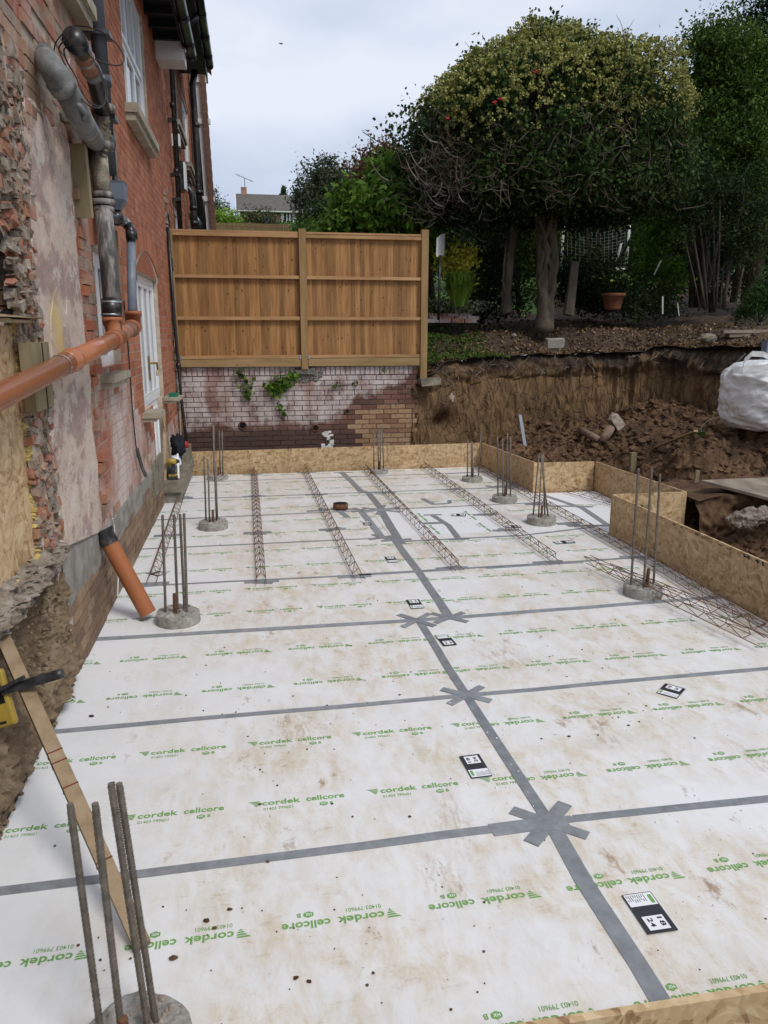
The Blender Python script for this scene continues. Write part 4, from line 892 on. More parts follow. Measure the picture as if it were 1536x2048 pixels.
def earth(a, b):
    s_ = 1.8+a*2.6; z = -.12+b*.90; hol = math.exp(-((s_-3.75)/.28)**2-((z-.52)/.17)**2)
    o = .015+.05*(1-b)+.09*noise.noise(Vector((s_*2.2, z*2.2, 3)))+.06*noise.noise(Vector((s_*7, z*7, 8)))+.045*abs(noise.noise(Vector((s_*17, z*17, 1))))+.03*noise.noise(Vector((s_*33, z*33, 1)))-.22*hol-.08*max(0, b-.8)*5
    if z < .1: o = min(o, .035)
    o += -.05*(a > .985)
    return Wp(s_, z, o-.03)
t = sheet(earth, 230, 90, 'earthl', 'earth_face'); t['label'] = 'rough crumbling earth under the old wall'
g = G()
for i in range(700): s_ = 2.2+R.random()*2.15; z = R.random()*.75; g.rock(Wp(s_, z, -.03+.05*(1-z)+R.uniform(-.02, .02)), R.choice((.006, .008, .010, .014, .02)))
g.build('earth_lumps', 'earthl', house, kind='stuff')
g = G(); g.tube([Wp(5.9+.05*math.sin(i*1.1), .62-i*.06, .012) for i in range(11)], .006, 4); g.build('drip_stain', 'white', house)
g = G()
for k in range(2): g.tube([Wp(7.2+.05*k, .95, .03), Wp(7.3+.06*k, .75, .05), Wp(7.42+.06*k, .66, .06)], .011, 7)
g.build('cable_ends', 'dgrey', house)
# ---- windows
def frame_box(g, s0, s1, z0, z1, o0, o1, w):
    g.wbox(s0, s1, z0, z0+w, o0, o1); g.wbox(s0, s1, z1-w, z1, o0, o1); g.wbox(s0, s0+w, z0+w, z1-w, o0, o1); g.wbox(s1-w, s1, z0+w, z1-w, o0, o1)
def window(k, mull, rails, o=-.06, w=.06, sash=True, rec=.03):
    s0, s1, z0, z1 = OP[k]; g = G(); frame_box(g, s0+.003, s1-.003, z0+.003, z1-.003, o-.06, o, w)
    n = len(mull)+1
    wn = g.build('window', 'upvc', house); xs = [s0+w]+list(mull)+[s1-w]
    for a, b in zip(xs, xs[1:]):
        zs = [z0+w]+list(rails)+[z1-w]
        for j, (c, d) in enumerate(zip(zs, zs[1:])):
            g = G(); oo = o-.004-(.02 if j == 0 and rails else 0); frame_box(g, a+.004, b-.004, c+.004, d-.004, oo-.04, oo, .045); g.build('sash_frame', 'upvc', wn)
            g = G(); g.wbox(a+.05, b-.05, c+.05, d-.05, oo-.03, oo-.022); g.build('pane', 'glass', wn)
    return wn
def sill(s0, s1, z, o1, h=.08, m='stone', par=None):
    g = G(); g.wbox(s0, s1, z-h*.55, z, -.05, o1); g.wbox(s0+.02, s1-.02, z-h, z-h*.55-.002, -.05, o1*.75); return g.build('window_sill', m, par or house)
wn = window('small', [6.5], []); sill(5.95, 6.72, 1.68, .10, .10, 'stone', wn)
wn = window('w1', [5.82], [4.85], o=-.03); sill(5.38, 6.27, 4.175, .12, .15, 'stone', wn)
wn = window('sash', [8.98, 9.57], [4.78], o=-.03, w=.08); sill(8.25, 10.0, 4.09, .12, .15, 'stone', wn)
for s_ in (8.69, 9.28, 9.86): G().wbox(s_-.01, s_+.01, 4.85, 5.4, -.085, -.03).build('glazing_bar', 'upvc', wn)
wn = window('w3', [14.1], [5.7], o=-.03); sill(13.4, 14.85, 5.19, .12, .14, 'stone', wn)
wn = window('w4', [16.3, 16.75], [5.65], o=-.03); sill(15.65, 17.35, 5.01, .12, .14, 'stone', wn)
window('w5', [13.5], []); window('w6', [16.7], [])
wn = window('door', [8.62, 9.05, 9.5], [], o=-.05, w=.07)
G().wbox(8.12, 8.25, 2.48, 2.56, -.03, .0).build('dark_block', 'dgrey', wn)
sill(7.95, 8.42, 1.195, .16, .09, 'stone', wn); sl2 = sill(9.80, 10.18, 1.195, .20, .07, 'stone', wn)
g = G(); g.wbox(9.03, 9.07, 1.45, 1.72, -.048, -.035); g.tube([Wp(9.05, 1.64, -.035), Wp(9.05, 1.64, .03), Wp(9.1, 1.64, .035), Wp(9.2, 1.57, .03), Wp(9.16, 1.50, .025)], .012, 8)
g.build('door_handle', mat('brass', two((.40, .28, .10), .7), 8, ro=.35, bu=0, metal=.8), wn)
d_ = G(); d_.wbox(8.82, 9.70, .32, 1.19, -.10, -.06); d_ = d_.build('door', 'upvc', house); g = G(); frame_box(g, 8.9, 9.25, .4, 1.12, -.06, -.045, .03); frame_box(g, 9.3, 9.64, .4, 1.12, -.06, -.045, .03); g.build('door_moulding', 'upvc', d_)
o = G().box(Wp(9.99, 1.215, .11), (.10, .05, .022), (ES, EO, EZ)).build('green_scourer', 'greenp'); tag(o, 'small green pad lying on the stub of window sill by white door', 'pad')
# ---- eaves and gutters
def gutter(s0, s1, z, o, r=.065, name='gutter'):
    g = G(); n = 10; P = []
    for e_ in (s0, s1):
        for rr in (r, r-.006):
            for k in range(n+1):
                a = math.pi*k/n; P.append(Wp(e_, z-math.sin(a)*rr, o-math.cos(a)*rr))
    M_ = n+1; F_ = []
    for k in range(n): F_ += [(k, k+1, 2*M_+k+1, 2*M_+k), (M_+k, 3*M_+k, 3*M_+k+1, M_+k+1), (k, M_+k, M_+k+1, k+1), (2*M_+k, 2*M_+k+1, 3*M_+k+1, 3*M_+k)]
    g.add(P, F_)
    g.tube([Wp(s1-.004, z-.03, o), Wp(s1+.012, z-.03, o)], r, 12)
    for i in range(int((s1-s0)/.9)+1): g.tube([Wp(s0+i*.9+.1+.02, z-.03, o), Wp(s0+i*.9+.1-.02, z-.03, o)], r*1.12, 12)
    return g.build(name, 'black', house, True)
G().wbox(6.0, 11.5, 5.69, 5.72, -.25, .34).build('soffit', 'soffit', house); G().wbox(6.0, 11.5, 5.58, 5.86, .34, .36).build('fascia', 'soffit', house)
for i in range(13): G().wbox(6.2+i*.42, 6.26+i*.42, 5.60, 5.69, .0, .34).build('rafter_end', 'soffit', house)
gutter(6.0, 11.95, 5.66, .43)
G().wbox(11.5, 11.9, 5.45, 5.72, -.02, .36).build('eaves_box', 'upvc', house, label='white painted box end under the eaves')
G().wbox(11.8, 15.9, 6.55, 6.58, -.25, .46).build('soffit', 'soffit', house); G().wbox(11.8, 15.9, 6.40, 6.72, .46, .48).build('fascia', 'soffit', house)
gutter(11.0, 15.2, 6.52, .55)
def slab(s0, s1, z0, o0, run, rise, m, name='roof', th=.06):
    return G().add([Wp(s0, z0, o0), Wp(s1, z0, o0), Wp(s1, z0+rise, o0-run), Wp(s0, z0+rise, o0-run), Wp(s0, z0+th, o0), Wp(s1, z0+th, o0), Wp(s1, z0+rise+th, o0-run), Wp(s0, z0+rise+th, o0-run)], [(0, 3, 2, 1), (4, 5, 6, 7), (0, 1, 5, 4), (1, 2, 6, 5), (2, 3, 7, 6), (3, 0, 4, 7)]).build(name, m, house)
slab(5.6, 11.6, 5.74, .42, 3, 2.6, 'tile'); slab(11.7, 16.2, 6.62, .54, 3, 2.6, 'tile')
# far wing: tile hung steep verge with a white barge board standing off the wall
y = 17.8
pb, pt = aty(421, 470, y), aty(381, -60, y); g = G(); g.bar(pb, pt, .14, .05, roll=(0, 1, 0)); g.build('barge_board', 'white', house, label='long white barge board of far wing')
q0, q1 = aty(428.5, 470, y+.15), aty(390, -60, y+.15); g = G(); d_ = q1-q0; n = 46
for i in range(n): a = q0+d_*(i/n); b = q0+d_*((i+1)/n); g.box((a+b)/2+Vector((.0+.006*(i % 2), 0, 0)), (.045, .30, (b-a).length*.49), (EX, EY, EZ))
g.build('verge_tiles', 'tile', house)
g = G(); v = [aty(398, 470, y+.1), aty(421, 470, y+.1), aty(381, -60, y+.1), aty(370, -60, y+.1)]; v += [p+Vector((0, .3, 0)) for p in v]
g.add(v, [(0, 1, 2, 3), (7, 6, 5, 4), (0, 4, 5, 1), (1, 5, 6, 2), (2, 6, 7, 3), (3, 7, 4, 0)]); g.build('dark_gable', 'soffit', house)
for vv in (160, 243, 398): p = aty(401+(vv-243)*.06+6, vv, y-.05); G().box(p, (.14, .03, .05)).build('bracket', 'white', house)
# ---- downpipes on the far wall
def pipe(name, pts, r, m, label=None, par=None, sock=(), n=12):
    g = G(); g.tube(pts, r, n)
    for c, d in sock: c = Vector(c); d = Vector(d).normalized(); g.tube([c-d*.035, c+d*.035], r*1.18, n)
    o = g.build(name, m, par if par is not None else house, True)
    if label: o['label'] = label
    return o
pipe('downpipe', [Wp(12.7, 6.4, .50), Wp(12.7, 6.3, .40), Wp(12.7, 6.05, .10), Wp(12.7, 2.0, .08)], .038, 'black', sock=[(Wp(12.7, z, .08), EZ) for z in (5.2, 4.3, 3.9)])
for z in (5.0, 4.25, 3.9): G().wbox(12.64, 12.76, z-.02, z+.02, 0, .13).build('pipe_clip', 'black', house)
pipe('downpipe', [aty(390, 140, 15.2), aty(385, 170, 15.2), aty(388, 215, 15.2), aty(396, 350, 15.2), aty(402, 470, 15.2)], .055, 'black', sock=[(aty(392, 250, 15.2), EZ), (aty(398, 385, 15.2), EZ)])
pipe('waste_pipe', [Wp(14.9, 4.42, .0), Wp(14.9, 4.42, .10), Wp(14.9, 4.34, .15), Wp(14.9, 4.2, .16), Wp(14.9, 3.0, .16)], .06, 'black', sock=[(Wp(14.9, 4.1, .16), EZ), (Wp(14.9, 3.85, .16), EZ)])
pipe('waste_pipe', [Wp(15.6, 4.7, .0), Wp(15.6, 4.7, .08), Wp(15.6, 4.6, .1), Wp(15.6, 4.3, .1)], .02, 'black')
pipe('waste_pipe', [Wp(16.2, 4.75, .0), Wp(16.2, 4.72, .12), Wp(16.0, 4.4, .28), Wp(16.0, 4.0, .3)], .02, 'black')
pipe('waste_pipe', [aty(386, 437, 15.3), aty(393, 436, 15.2), aty(398, 445, 15.2), aty(400, 470, 15.2)], .07, 'black')
lb = G().wbox(13.55, 13.85, 4.18, 4.62, .02, .12).build('wall_light', 'black', house); G().wbox(13.56, 13.84, 4.2, 4.6, .121, .15).build('lamp_cover', 'upvc', lb)
G().wbox(13.15, 13.3, 4.75, 4.92, .0, .12).build('sensor', 'upvc', house)
# ================================================================== PIPES NEAR THE CAMERA
pc = tag(pipe('leaning_pipe', [Vector((-.905, 11.42, 3.36)), Vector((-.895, 11.40, 2.2)), Vector((-.86, 11.36, 1.0)), Vector((-.80, 11.30, .02))], .02, 'black', par=False or None, sock=[((-.875, 11.38, 1.5), (0, 0, 1)), ((-.845, 11.34, .8), (0, 0, 1))]) if False else G().tube([Vector((-.905, 11.42, 3.36)), Vector((-.895, 11.40, 2.2)), Vector((-.86, 11.36, 1.0)), Vector((-.80, 11.30, .02))], .022, 10).build('leaning_pipe', 'black', None, True), 'thin black pipe leaning in the corner of house and fence', 'pipe')
G().tube([Vector((-.876, 11.38, 1.55)), Vector((-.872, 11.38, 1.47))], .034, 10).build('coupling', 'black', pc, True)
# old iron soil stack
stack = thing('soil_stack', 'weathered iron soil stack with capped branch, standing off the stripped wall', 'soil pipe', (-.80, 5.5, 2.1))
D = 5.5
sx = lambda u, v, d=D: atd(u, v, d)
b0 = sx(224, 602); b1 = sx(206, 405); b2 = sx(196, 300); b3 = sx(184, 215); 
g = G(); g.tube([b0, b1], .062, 16); g.build('iron_pipe', 'iron', stack, True)
g = G(); 
for c, w in ((b1, .085), (b1+EZ*.05, .078), (b1-EZ*.045, .075)): g.tube([c-EZ*.018, c+EZ*.018], w, 16)
g.build('collar', 'iron', stack, True)
g = G(); g.tube([b1+EZ*.05, b2], [.060, .064], 16); g.build('iron_pipe', 'crust', stack, True)
g = G(); c = sx(199, 262)
g.tube([b2, sx(199, 280), c, sx(203, 215)], [.07, .075, .066, .06], 16)
for i in range(46): an = R.random()*6.28; q_ = sx(201+R.uniform(-3, 3), R.uniform(240, 318)); g.rock(q_+Vector((math.cos(an), math.sin(an), 0))*.055, R.uniform(.018, .04)); g.build('mortared_joint', 'crust', stack, True)
for i in range(2):
    g = G(); cc = sx(206, 292-i*75); g.tube([cc-EZ*.022, cc+EZ*.022], .085, 14); g.build('collar', 'iron', stack, True)
g = G(); j0 = sx(203, 225); j1 = atd(187, 150, 5.0); j2 = atd(170, 117, 4.6); j3 = atd(158, 92, 4.35); j4 = atd(148, 78, 4.2)
g.tube([j0, sx(200, 200, 5.35), j1], [.06, .055, .052], 14); g.build('rubber_sleeve', 'black', stack, True)
g = G(); g.tube([j1, j1.lerp(j2, .35)], [.058, .062], 14); g.build('bandage_wrap', 'lead', stack, True)
g = G(); g.tube([j1.lerp(j2, .2), j3], [.055, .055], 14); g.build('clay_branch', 'clayo', stack, True)
g = G(); g.tube([j3.lerp(j2, .25), j4], [.062, .064], 18); g.build('end_cap', 'black', stack, True)
g = G(); d_ = (j3-j2).normalized(); g.tube([j2, j2+d_*.02], .060, 16); g.build('steel_clip', 'galv', stack, True)
a0 = atw(88, 108, .02); g = G(); g.tube([a0, atw(98, 128, .10), atw(112, 150, .14), atw(140, 195, .17), atw(165, 245, .2), atd(192, 285, 5.45)], [.058, .064, .068, .066, .066, .064], 16); g.build('wrapped_branch', 'lead', stack, True)
g = G(); g.tube([atw(118, 162, .147), atw(128, 178, .16)], .073, 16); g.tube([atw(158, 210, .24), atw(168, 226, .25), atw(168, 242, .25)], [.015, .024, .012], 8); g.build('wrap_fold', 'lead', stack, True)
g = G(); cc = sx(222, 620); g.tube([sx(222.5, 600), sx(224, 632)], .070, 18); rb = g.build('rubber_coupling', 'black', stack, True)
for v in (604, 629): g = G(); cc = sx(223, v); g.tube([cc-EZ*.007, cc+EZ*.007], .0725, 18); g.build('steel_clip', 'galv', stack, True)
# timber packers and ledge behind the stack
o = G().bar(Wp(5.62, 3.16, .04), Wp(5.66, 2.72, .04), .10, .09, roll=ES).build('timber_packer', 'timberg'); tag(o, 'greenish timber packer fixed vertically behind the old soil stack', 'timber block')
g = G()
for i in range(14): g.rock(Wp(5.40+.024*i, 3.27+R.uniform(-.01, .02), .03+.09*(i/14)), R.uniform(.035, .06))
g.build('mortar_ledge', 'crust', house)
for i in range(16): pass
pw = ray(52, 755); 
o = G().wbox(4.0, 4.34, 1.61, 1.94, .0, .055).build('timber_packer', 'timberg'); tag(o, 'short wide timber block on the wall behind the long orange pipe', 'timber block'); G().wbox(4.20, 4.21, 1.612, 1.938, .0555, .058).build('saw_joint', 'dark', o)
# orange drain run
drain = thing('drain_pipe', 'long glossy orange drain pipe running along the stripped wall to two tees', 'drain pipe', tuple(atd(228, 685, 5.45)))
e0 = atd(-160, 872, 2.45); t1 = atd(232, 677, 5.35); m1 = e0.lerp(t1, (4.25-2.45)/(5.35-2.45)); m1 = atd(143, 721, 4.25)
g = G(); g.tube([e0+(e0-m1).normalized()*1.3, m1], .055, 24); g.build('pipe_length', 'orange', drain, True)
d_ = (t1-m1).normalized(); g = G(); g.tube([m1-d_*.10, m1-d_*.095, m1+d_*.0, m1+d_*.005, m1+d_*.03, m1+d_*.035], [.056, .062, .062, .067, .067, .056], 24); g.build('socket', 'orange', drain, True)
g = G(); g.tube([m1, t1], .055, 24); g.build('pipe_length', 'orange', drain, True)
s1_ = atd(224, 634, 5.5); t2 = atd(266, 655, 6.15)
g = G(); g.tube([t1-d_*.12, t1-d_*.115, t1-d_*.09, t1-d_*.085, t1+d_*.10], [.058, .066, .066, .060, .060], 24); g.tube([t1, s1_-EZ*.05, s1_-EZ*.045, s1_+EZ*.0], [.058, .060, .068, .068], 24); g.build('tee_fitting', 'orange2', drain, True)
g = G(); g.tube([t1, t2], .055, 20); g.build('worn_pipe_length', 'clayo', drain, True)
d2 = (t2-t1).normalized(); s2_ = atd(266, 622, 6.15)
g = G(); g.tube([t2-d2*.09, t2-d2*.085, t2-d2*.03, t2+d2*.07], [.058, .068, .064, .06], 20); g.tube([t2, s2_-EZ*.04, s2_-EZ*.035, s2_], [.058, .058, .066, .066], 20); g.build('tee_fitting', 'orange2', drain, True)
ws = thing('wire_strap', 'thin wire strap holding the orange pipe to the timber block', 'wire', tuple(m1))
w0 = e0.lerp(m1, .88); dd = (m1-e0).normalized(); xx = dd.cross(EZ).normalized(); yy = dd.cross(xx)
g = G(); g.tube([w0+(xx*math.cos(a)+yy*math.sin(a))*.058 for a in [k*math.pi/8 for k in range(17)]], .0022, 5); g.tube([w0-yy*.058, Wp(4.36, 1.86, .06)], .0018, 5); g.tube([t1+Vector((-.06, 0, .02)), t1+Vector((-.25, .05, .05))], .0018, 5); g.build('wire', 'galv', ws, True)
# hopper and grey downpipe
hp = thing('rainwater_hopper', 'grey rainwater hopper with dark downpipe above and elbow below', 'rainwater pipe', tuple(atd(240, 400, 6.6)))
pipe('upper_pipe', [Wp(6.40, 5.9, .10), Wp(6.40, 3.12, .10)], .055, 'dgrey', par=hp, sock=[(Wp(6.40, z, .10), EZ) for z in (3.75, 3.35)])
for z in (4.05, 3.5): G().wbox(6.32, 6.48, z-.015, z+.015, 0, .185).build('pipe_clip', 'dgrey', hp)
c = Wp(6.38, 2.97, .13); g = G(); g.box(c+EZ*.045, (.075, .075, .075), (ES, EO, EZ)); g.box(c-EZ*.055, (.072, .072, .03), (ES, EO, EZ)); 
g.v = g.v[:8]; g.f = g.f[:6]
vs = []
for z, k in ((-.10, .04), (-.03, .078), (.08, .082), (.095, .088)):
    for i, j in ((-1, -1), (1, -1), (1, 1), (-1, 1)): vs.append(c+ES*(i*k)+EO*(j*k)+EZ*z)
g = G().add(vs, [(0, 3, 2, 1)]+[(4*l+i, 4*l+(i+1) % 4, 4*l+4+(i+1) % 4, 4*l+4+i) for l in range(3) for i in range(4)]+[(12, 13, 14, 15)]); g.build('hopper_box', 'grey', hp)
pipe('overflow_pipe', [Wp(6.62, 3.60, .0), Wp(6.62, 3.60, .07), Wp(6.62, 3.52, .10), Wp(6.58, 3.35, .12), Wp(6.46, 3.07, .13)], .022, 'lead', par=hp)
pipe('elbow', [Wp(6.38, 2.88, .13), Wp(6.38, 2.80, .135), atd(247, 442, 6.42), atd(257, 452, 6.4), atd(262, 462, 6.38), atd(263, 476, 6.38)], .040, 'black', par=hp, sock=[(Wp(6.38, 2.82, .135), EZ), (atd(263, 470, 6.38), EZ)])
pipe('elbow_sleeve', [atd(248, 443, 6.42), atd(256, 451, 6.4)], .0425, 'galv', par=hp)
pipe('side_inlet', [Wp(6.1, 2.80, .12), Wp(6.38, 2.80, .135)], .03, 'dgrey', par=hp)
pipe('lower_pipe', [atd(262, 466, 6.42), atd(263, 540, 6.35), atd(265, 624, 6.2)], .037, 'grey', par=hp)
tag(G().wbox(6.9, 7.05, 2.3, 2.80, .0, .03).build('timber_batten', 'timber'), 'pale timber batten on brick wall right of the grey downpipe', 'batten')
tag(G().tube([Wp(6.45, 2.75, .0), Wp(6.45, 2.75, .035)], .10, 20).build('clay_disc', 'orange2', None, True), 'round terracotta vent disc half hidden behind the iron stack', 'vent')
# cables
def cable(pts, r, m, label, name='cable'):
    P = [Vector(p) for p in pts]; Q = []
    for i in range(len(P)-1):
        a, b, c_, d = P[max(i-1, 0)], P[i], P[i+1], P[min(i+2, len(P)-1)]
        for k in range(8):
            t_ = k/8; Q.append(.5*((2*b)+(c_-a)*t_+(2*a-5*b+4*c_-d)*t_*t_+(3*b-a-3*c_+d)*t_**3))
    Q.append(P[-1]); return tag(G().tube(Q, r, 6).build(name, m, None, True), label, 'cable')
cable([atd(u, v, 4.15+.02*i) for i, (u, v) in enumerate(((190, 118), (215, 128), (240, 130), (248, 115), (235, 90), (205, 65), (170, 53), (140, 56), (112, 85), (110, 120), (130, 140)))], .0035, 'cable', 'thin black cable arching in a wide loop over the capped pipe')
cable([atd(u, v, 4.1+.02*i) for i, (u, v) in enumerate(((135, 75), (118, 95), (125, 118), (140, 150), (150, 175), (170, 205), (195, 216), (210, 205), (208, 170), (190, 125), (175, 105)))], .004, 'cable', 'black cable coil hanging tight around the capped pipe')
cable([atd(u, v, 4.12+.03*i) for i, (u, v) in enumerate(((140, 90), (128, 100), (135, 125), (150, 150), (175, 200), (205, 212), (214, 180), (195, 130)))], .004, 'cable', 'second black cable coil inside the first around the capped pipe')
cable([atd(u, v, 4.5+.05*i) for i, (u, v) in enumerate(((0, 178), (22, 190), (42, 203), (70, 202), (95, 188), (120, 165), (135, 135), (138, 118)))], .006, 'cableg', 'grey cable sagging from the left edge to the wrapped branch pipe')
cable([Wp(7.25, 2.25, .01), Wp(7.28, 1.8, .012), Wp(7.27, 1.3, .01), Wp(7.3, 1.0, .012), Wp(7.35, .85, .01)], .006, 'cable', 'thin black cable running down the salted brick wall')
cable([Wp(11.55, 3.55, .03), Wp(11.58, 3.2, .04), Wp(11.5, 2.8, .05)], .012, 'cable', 'short black cable at the broken joint beside the fence')
# ================================================================== GARDEN WALL AND FENCE
gw = thing('garden_wall', 'old limewashed brick retaining wall below the timber fence', 'wall', (-.93, 11.6, 0))
GROT = Matrix.Identity(3); items = []
G().span((-.93, 11.622, -.3), (2.62, 11.9, 1.45)).build('wall_core', 'mortard', gw)
for (a, b, c, d) in courses(-.93, 2.66, -.06, 1.34, [(2.0+0, 2.0, 0, 0)], bh=.0738):
    e_ = 2.64-(.05 if int(c/.0738) % 2 else 0)
    if a > e_: continue
    b = min(b, e_); zz = (c+d)/2; xx_ = (a+b)/2; mk = 'gbrick2' if (xx_ > 1.75+.25*noise.noise(Vector((zz*3, 0, 0))) and zz < .95-.25*abs(xx_-2.35)) else 'gbrick'
    items.append((Vector((xx_, 11.655+R.uniform(-.006, .006), zz)), GROT, Vector((b-a, .10, d-c)), mk))
x = -.93
while x < 2.62:
    if not .78 < x < 1.08: items.append((Vector((x+.033, 11.66+R.uniform(-.004, .004), 1.408)), GROT, Vector((.063, .11, .112)), 'gbrick'))
    x += .0745
lay(gw, items, 300, 'lower_brickwork', '')
g = G(); g.box((.93, 11.63, 1.40), (.16, .09, .04), jit=.02)
for i in range(60): a = R.random()*3.14; r_ = R.random()**.5; g.rock((.94+math.cos(a)*.24*r_, 11.62, 1.39-math.sin(a)*.15*r_), R.uniform(.03, .055), sq=(1, .8, 1)); g.build('concrete_haunch', 'conc', gw)
o = G().box((2.80, 11.55, 1.24), (.15, .13, .045), jit=.025).build('concrete_lump', 'concd'); tag(o, 'grey concrete lump at foot of the right fence post', 'concrete lump')
g = G()
for i in range(14): a = i*.45; g.rock((1.22+.05*math.sin(i*2), 11.60, .42+i*.008*2), .02)
g = G()
for i in range(40): 
    x = 1.17+.14*R.random(); z = .22+.28*R.random(); g.box((x, 11.598, z), (R.uniform(.012, .03), .003, R.uniform(.01, .02)), jit=.006)
g.build('white_marking', 'white', gw)
g = G()
for x, z, r_ in ((-.02, .62, .055), (1.06, .56, .05), (1.55, .80, .035)):
    G().tube([(x, 11.606, z), (x, 11.598, z)], r_, 12).build('old_pipe_hole', 'dark', gw); g.tube([(x+r_*math.cos(a), 11.597, z+r_*math.sin(a)) for a in [k*math.pi/6 for k in range(13)]], .010, 5)
g.build('hole_rim', 'rustd', gw, True)
fence = thing('fence', 'new timber close-board fence of two bays on top of the brick wall', 'fence', (.92, 11.6, 1.45))
fm = bpy.data.meshes.new('fence_board'); g = G(); g.box((0, 0, 0), (.5, .5, .5), taper=1); fm.from_pydata(g.v, [], g.f); fm.materials.append(MT['fence'])
for (x0, x1) in ((-.865, .865), (.975, 2.66)):
    x = x0; bw = (x1-x0)/24
    for i in range(24):
        o = bpy.data.objects.new('fence_board', fm); COL.objects.link(o); o.parent = fence; o.scale = (bw+.014, .012, 1.70)
        o.location = Vector((x+bw/2, 11.615+.004*(i % 2)+R.uniform(-.001, .001), 2.46))-wloc(fence); o.rotation_euler = (0, R.uniform(-.003, .003), -.17+R.uniform(-.05, .05)); x += bw
    for z, h in ((3.30, .055), (2.735, .05), (2.165, .05), (1.62, .05)):
        g = G(); g.box(((x0+x1)/2, 11.575, z), ((x1-x0)/2, .025, h/2*.9), jit=.004); g.build('rail', 'rail', fence)
    g = G(); g.box(((x0+x1)/2, 11.57, 1.535), ((x1-x0)/2, .02, .055), jit=.003); g.build('gravel_board', 'gravelb', fence)
    g = G(); g.box(((x0+x1)/2, 11.60, 3.342), ((x1-x0)/2+.01, .045, .013)); g.build('capping', 'rail', fence)
for x, z0, z1 in ((-.915, 1.42, 3.36), (.92, 1.44, 3.395), (2.71, 1.28, 3.42)): g = G(); g.box((x, 11.58, (z0+z1)/2), (.05, .05, (z1-z0)/2), jit=.003); g.build('fence_post', 'postw', fence)
for x in (-.85, .855, .985): g = G(); g.box((x, 11.545, 1.615), (.012, .004, .03)); g.build('bracket', 'galv', fence)
def ivy(name, label, base, pts, n, size, sp):
    t = thing(name, label, 'plant', base); P = []
    for (x, z, r_) in pts:
        for i in range(n): P.append((x+R.gauss(0, r_), 11.56-abs(R.gauss(0, .03)), z+R.gauss(0, r_*.8)))
    leaf_mesh('leaves', P, size*NR.uniform(.6, 1.2, len(P)), 'l_mid' if sp == 0 else 'l_mag', t, asp=.9, flat=0)
    g = G(); g.tube([(pts[0][0], 11.59, pts[0][1])]+[(x, 11.585, z) for x, z, r_ in pts], .005, 5); g.build('stem', 'twig', t)
ivy('ivy_plant', 'trailing ivy hanging on the left half of the brick wall', (.0, 11.58, 1.4), [(-.03, 1.42, .05), (.0, 1.33, .05), (.06, 1.24, .06), (.10, 1.15, .055), (.07, 1.05, .03)], 16, .07, 0)
ivy('ivy_plant', 'broad bushy green plant growing from the wall beside the concrete haunch', (.55, 11.58, 1.2), [(.42, 1.17, .05), (.52, 1.22, .07), (.62, 1.28, .07), (.70, 1.32, .06), (.5, 1.12, .05)], 26, .09, 1)
ivy('ivy_plant', 'small sprig low on the brick wall above the dark band', (.55, 11.58, .85), [(.53, .90, .025), (.57, .83, .03), (.6, .78, .02)], 9, .06, 1)
ivy('ivy_plant', 'two small tufts of leaves on the wall right of the haunch', (1.4, 11.58, 1.2), [(1.35, 1.2, .03), (1.68, 1.22, .03)], 9, .06, 0)
ivy('ivy_plant', 'little weed on top course of brick wall near its right end', (2.1, 11.58, 1.4), [(2.08, 1.40, .03)], 9, .05, 1)
# ================================================================== STEP AND SITE CLUTTER BY THE DOOR
st = thing('door_step', 'old concrete step in front of the white door', 'step', (-.85, 10, 0))
G().wbox(9.20, 11.05, .13, .25, -.05, .225, .008).build('step_slab', 'concd', st); G().wbox(9.24, 11.0, -.1, .128, -.05, .19, .012).build('step_base', 'render', st); G().wbox(10.45, 11.05, .25, .46, -.03, .20, .008).build('upper_step', 'concd', st)
dr = thing('cordless_drill', 'yellow and black cordless drill standing on its battery on step', 'drill', (-.86, 9.38, .25))
c = Vector((-.86, 9.38, .25)); G().box(c+Vector((0, 0, .025)), (.055, .04, .025)).build('battery', 'metal', dr); G().box(c+Vector((0, 0, .058)), (.05, .036, .010)).build('battery_top', 'yellow', dr)
g = G(); g.bar(c+Vector((.0, 0, .065)), c+Vector((.01, 0, .20)), .035, .045); g.build('grip', 'metal', dr); g = G(); g.tube([c+Vector((-.06, 0, .225)), c+Vector((.05, 0, .225))], .036, 12); g.build('motor_housing', 'yellow', dr, True); g = G(); g.tube([c+Vector((.05, 0, .225)), c+Vector((.085, 0, .225))], [.028, .018], 12); g.build('chuck', 'metal', dr, True)
dr = thing('angle_grinder', 'yellow and grey power tool lying behind the drill on step', 'power tool', (-.90, 9.52, .27))
c = Vector((-.9, 9.50, .34)); g = G(); g.tube([c+Vector((-.05, 0, -.05)), c+Vector((.0, 0, .02)), c+Vector((.05, 0, .06))], [.045, .05, .03], 12); g.build('body', 'lead', dr, True); g = G(); g.tube([c+Vector((-.03, 0, .06)), c+Vector((.03, 0, .12))], [.035, .025], 10); g.build('gear_head', 'yellow', dr, True); g = G(); g.tube([c+Vector((-.02, -.02, -.09)), c+Vector((.05, -.03, -.06))], .03, 10); g.build('handle', 'metal', dr, True)
def lump(name, c, r, m, label, cat, sq=(1, 1, 1), am=.35):
    def f_(a, b):
        th = a*2*math.pi; ph = (b-.5)*math.pi; n = Vector((math.cos(th)*math.cos(ph), math.sin(th)*math.cos(ph), math.sin(ph)))
        k = r*(1+am*noise.noise(n*2.3+Vector(c))+am*.5*noise.noise(n*6+Vector(c))); return Vector(c)+Vector((n.x*k*sq[0], n.y*k*sq[1], n.z*k*sq[2]))
    return tag(G().grid(f_, 28, 16).build(name, m, None, True), label, cat)
lump('jacket', (-.83, 9.95, .58), .11, 'jacket', 'black jacket bundled on the step beside the white door', 'jacket', (.8, 1, 1.25), .6)
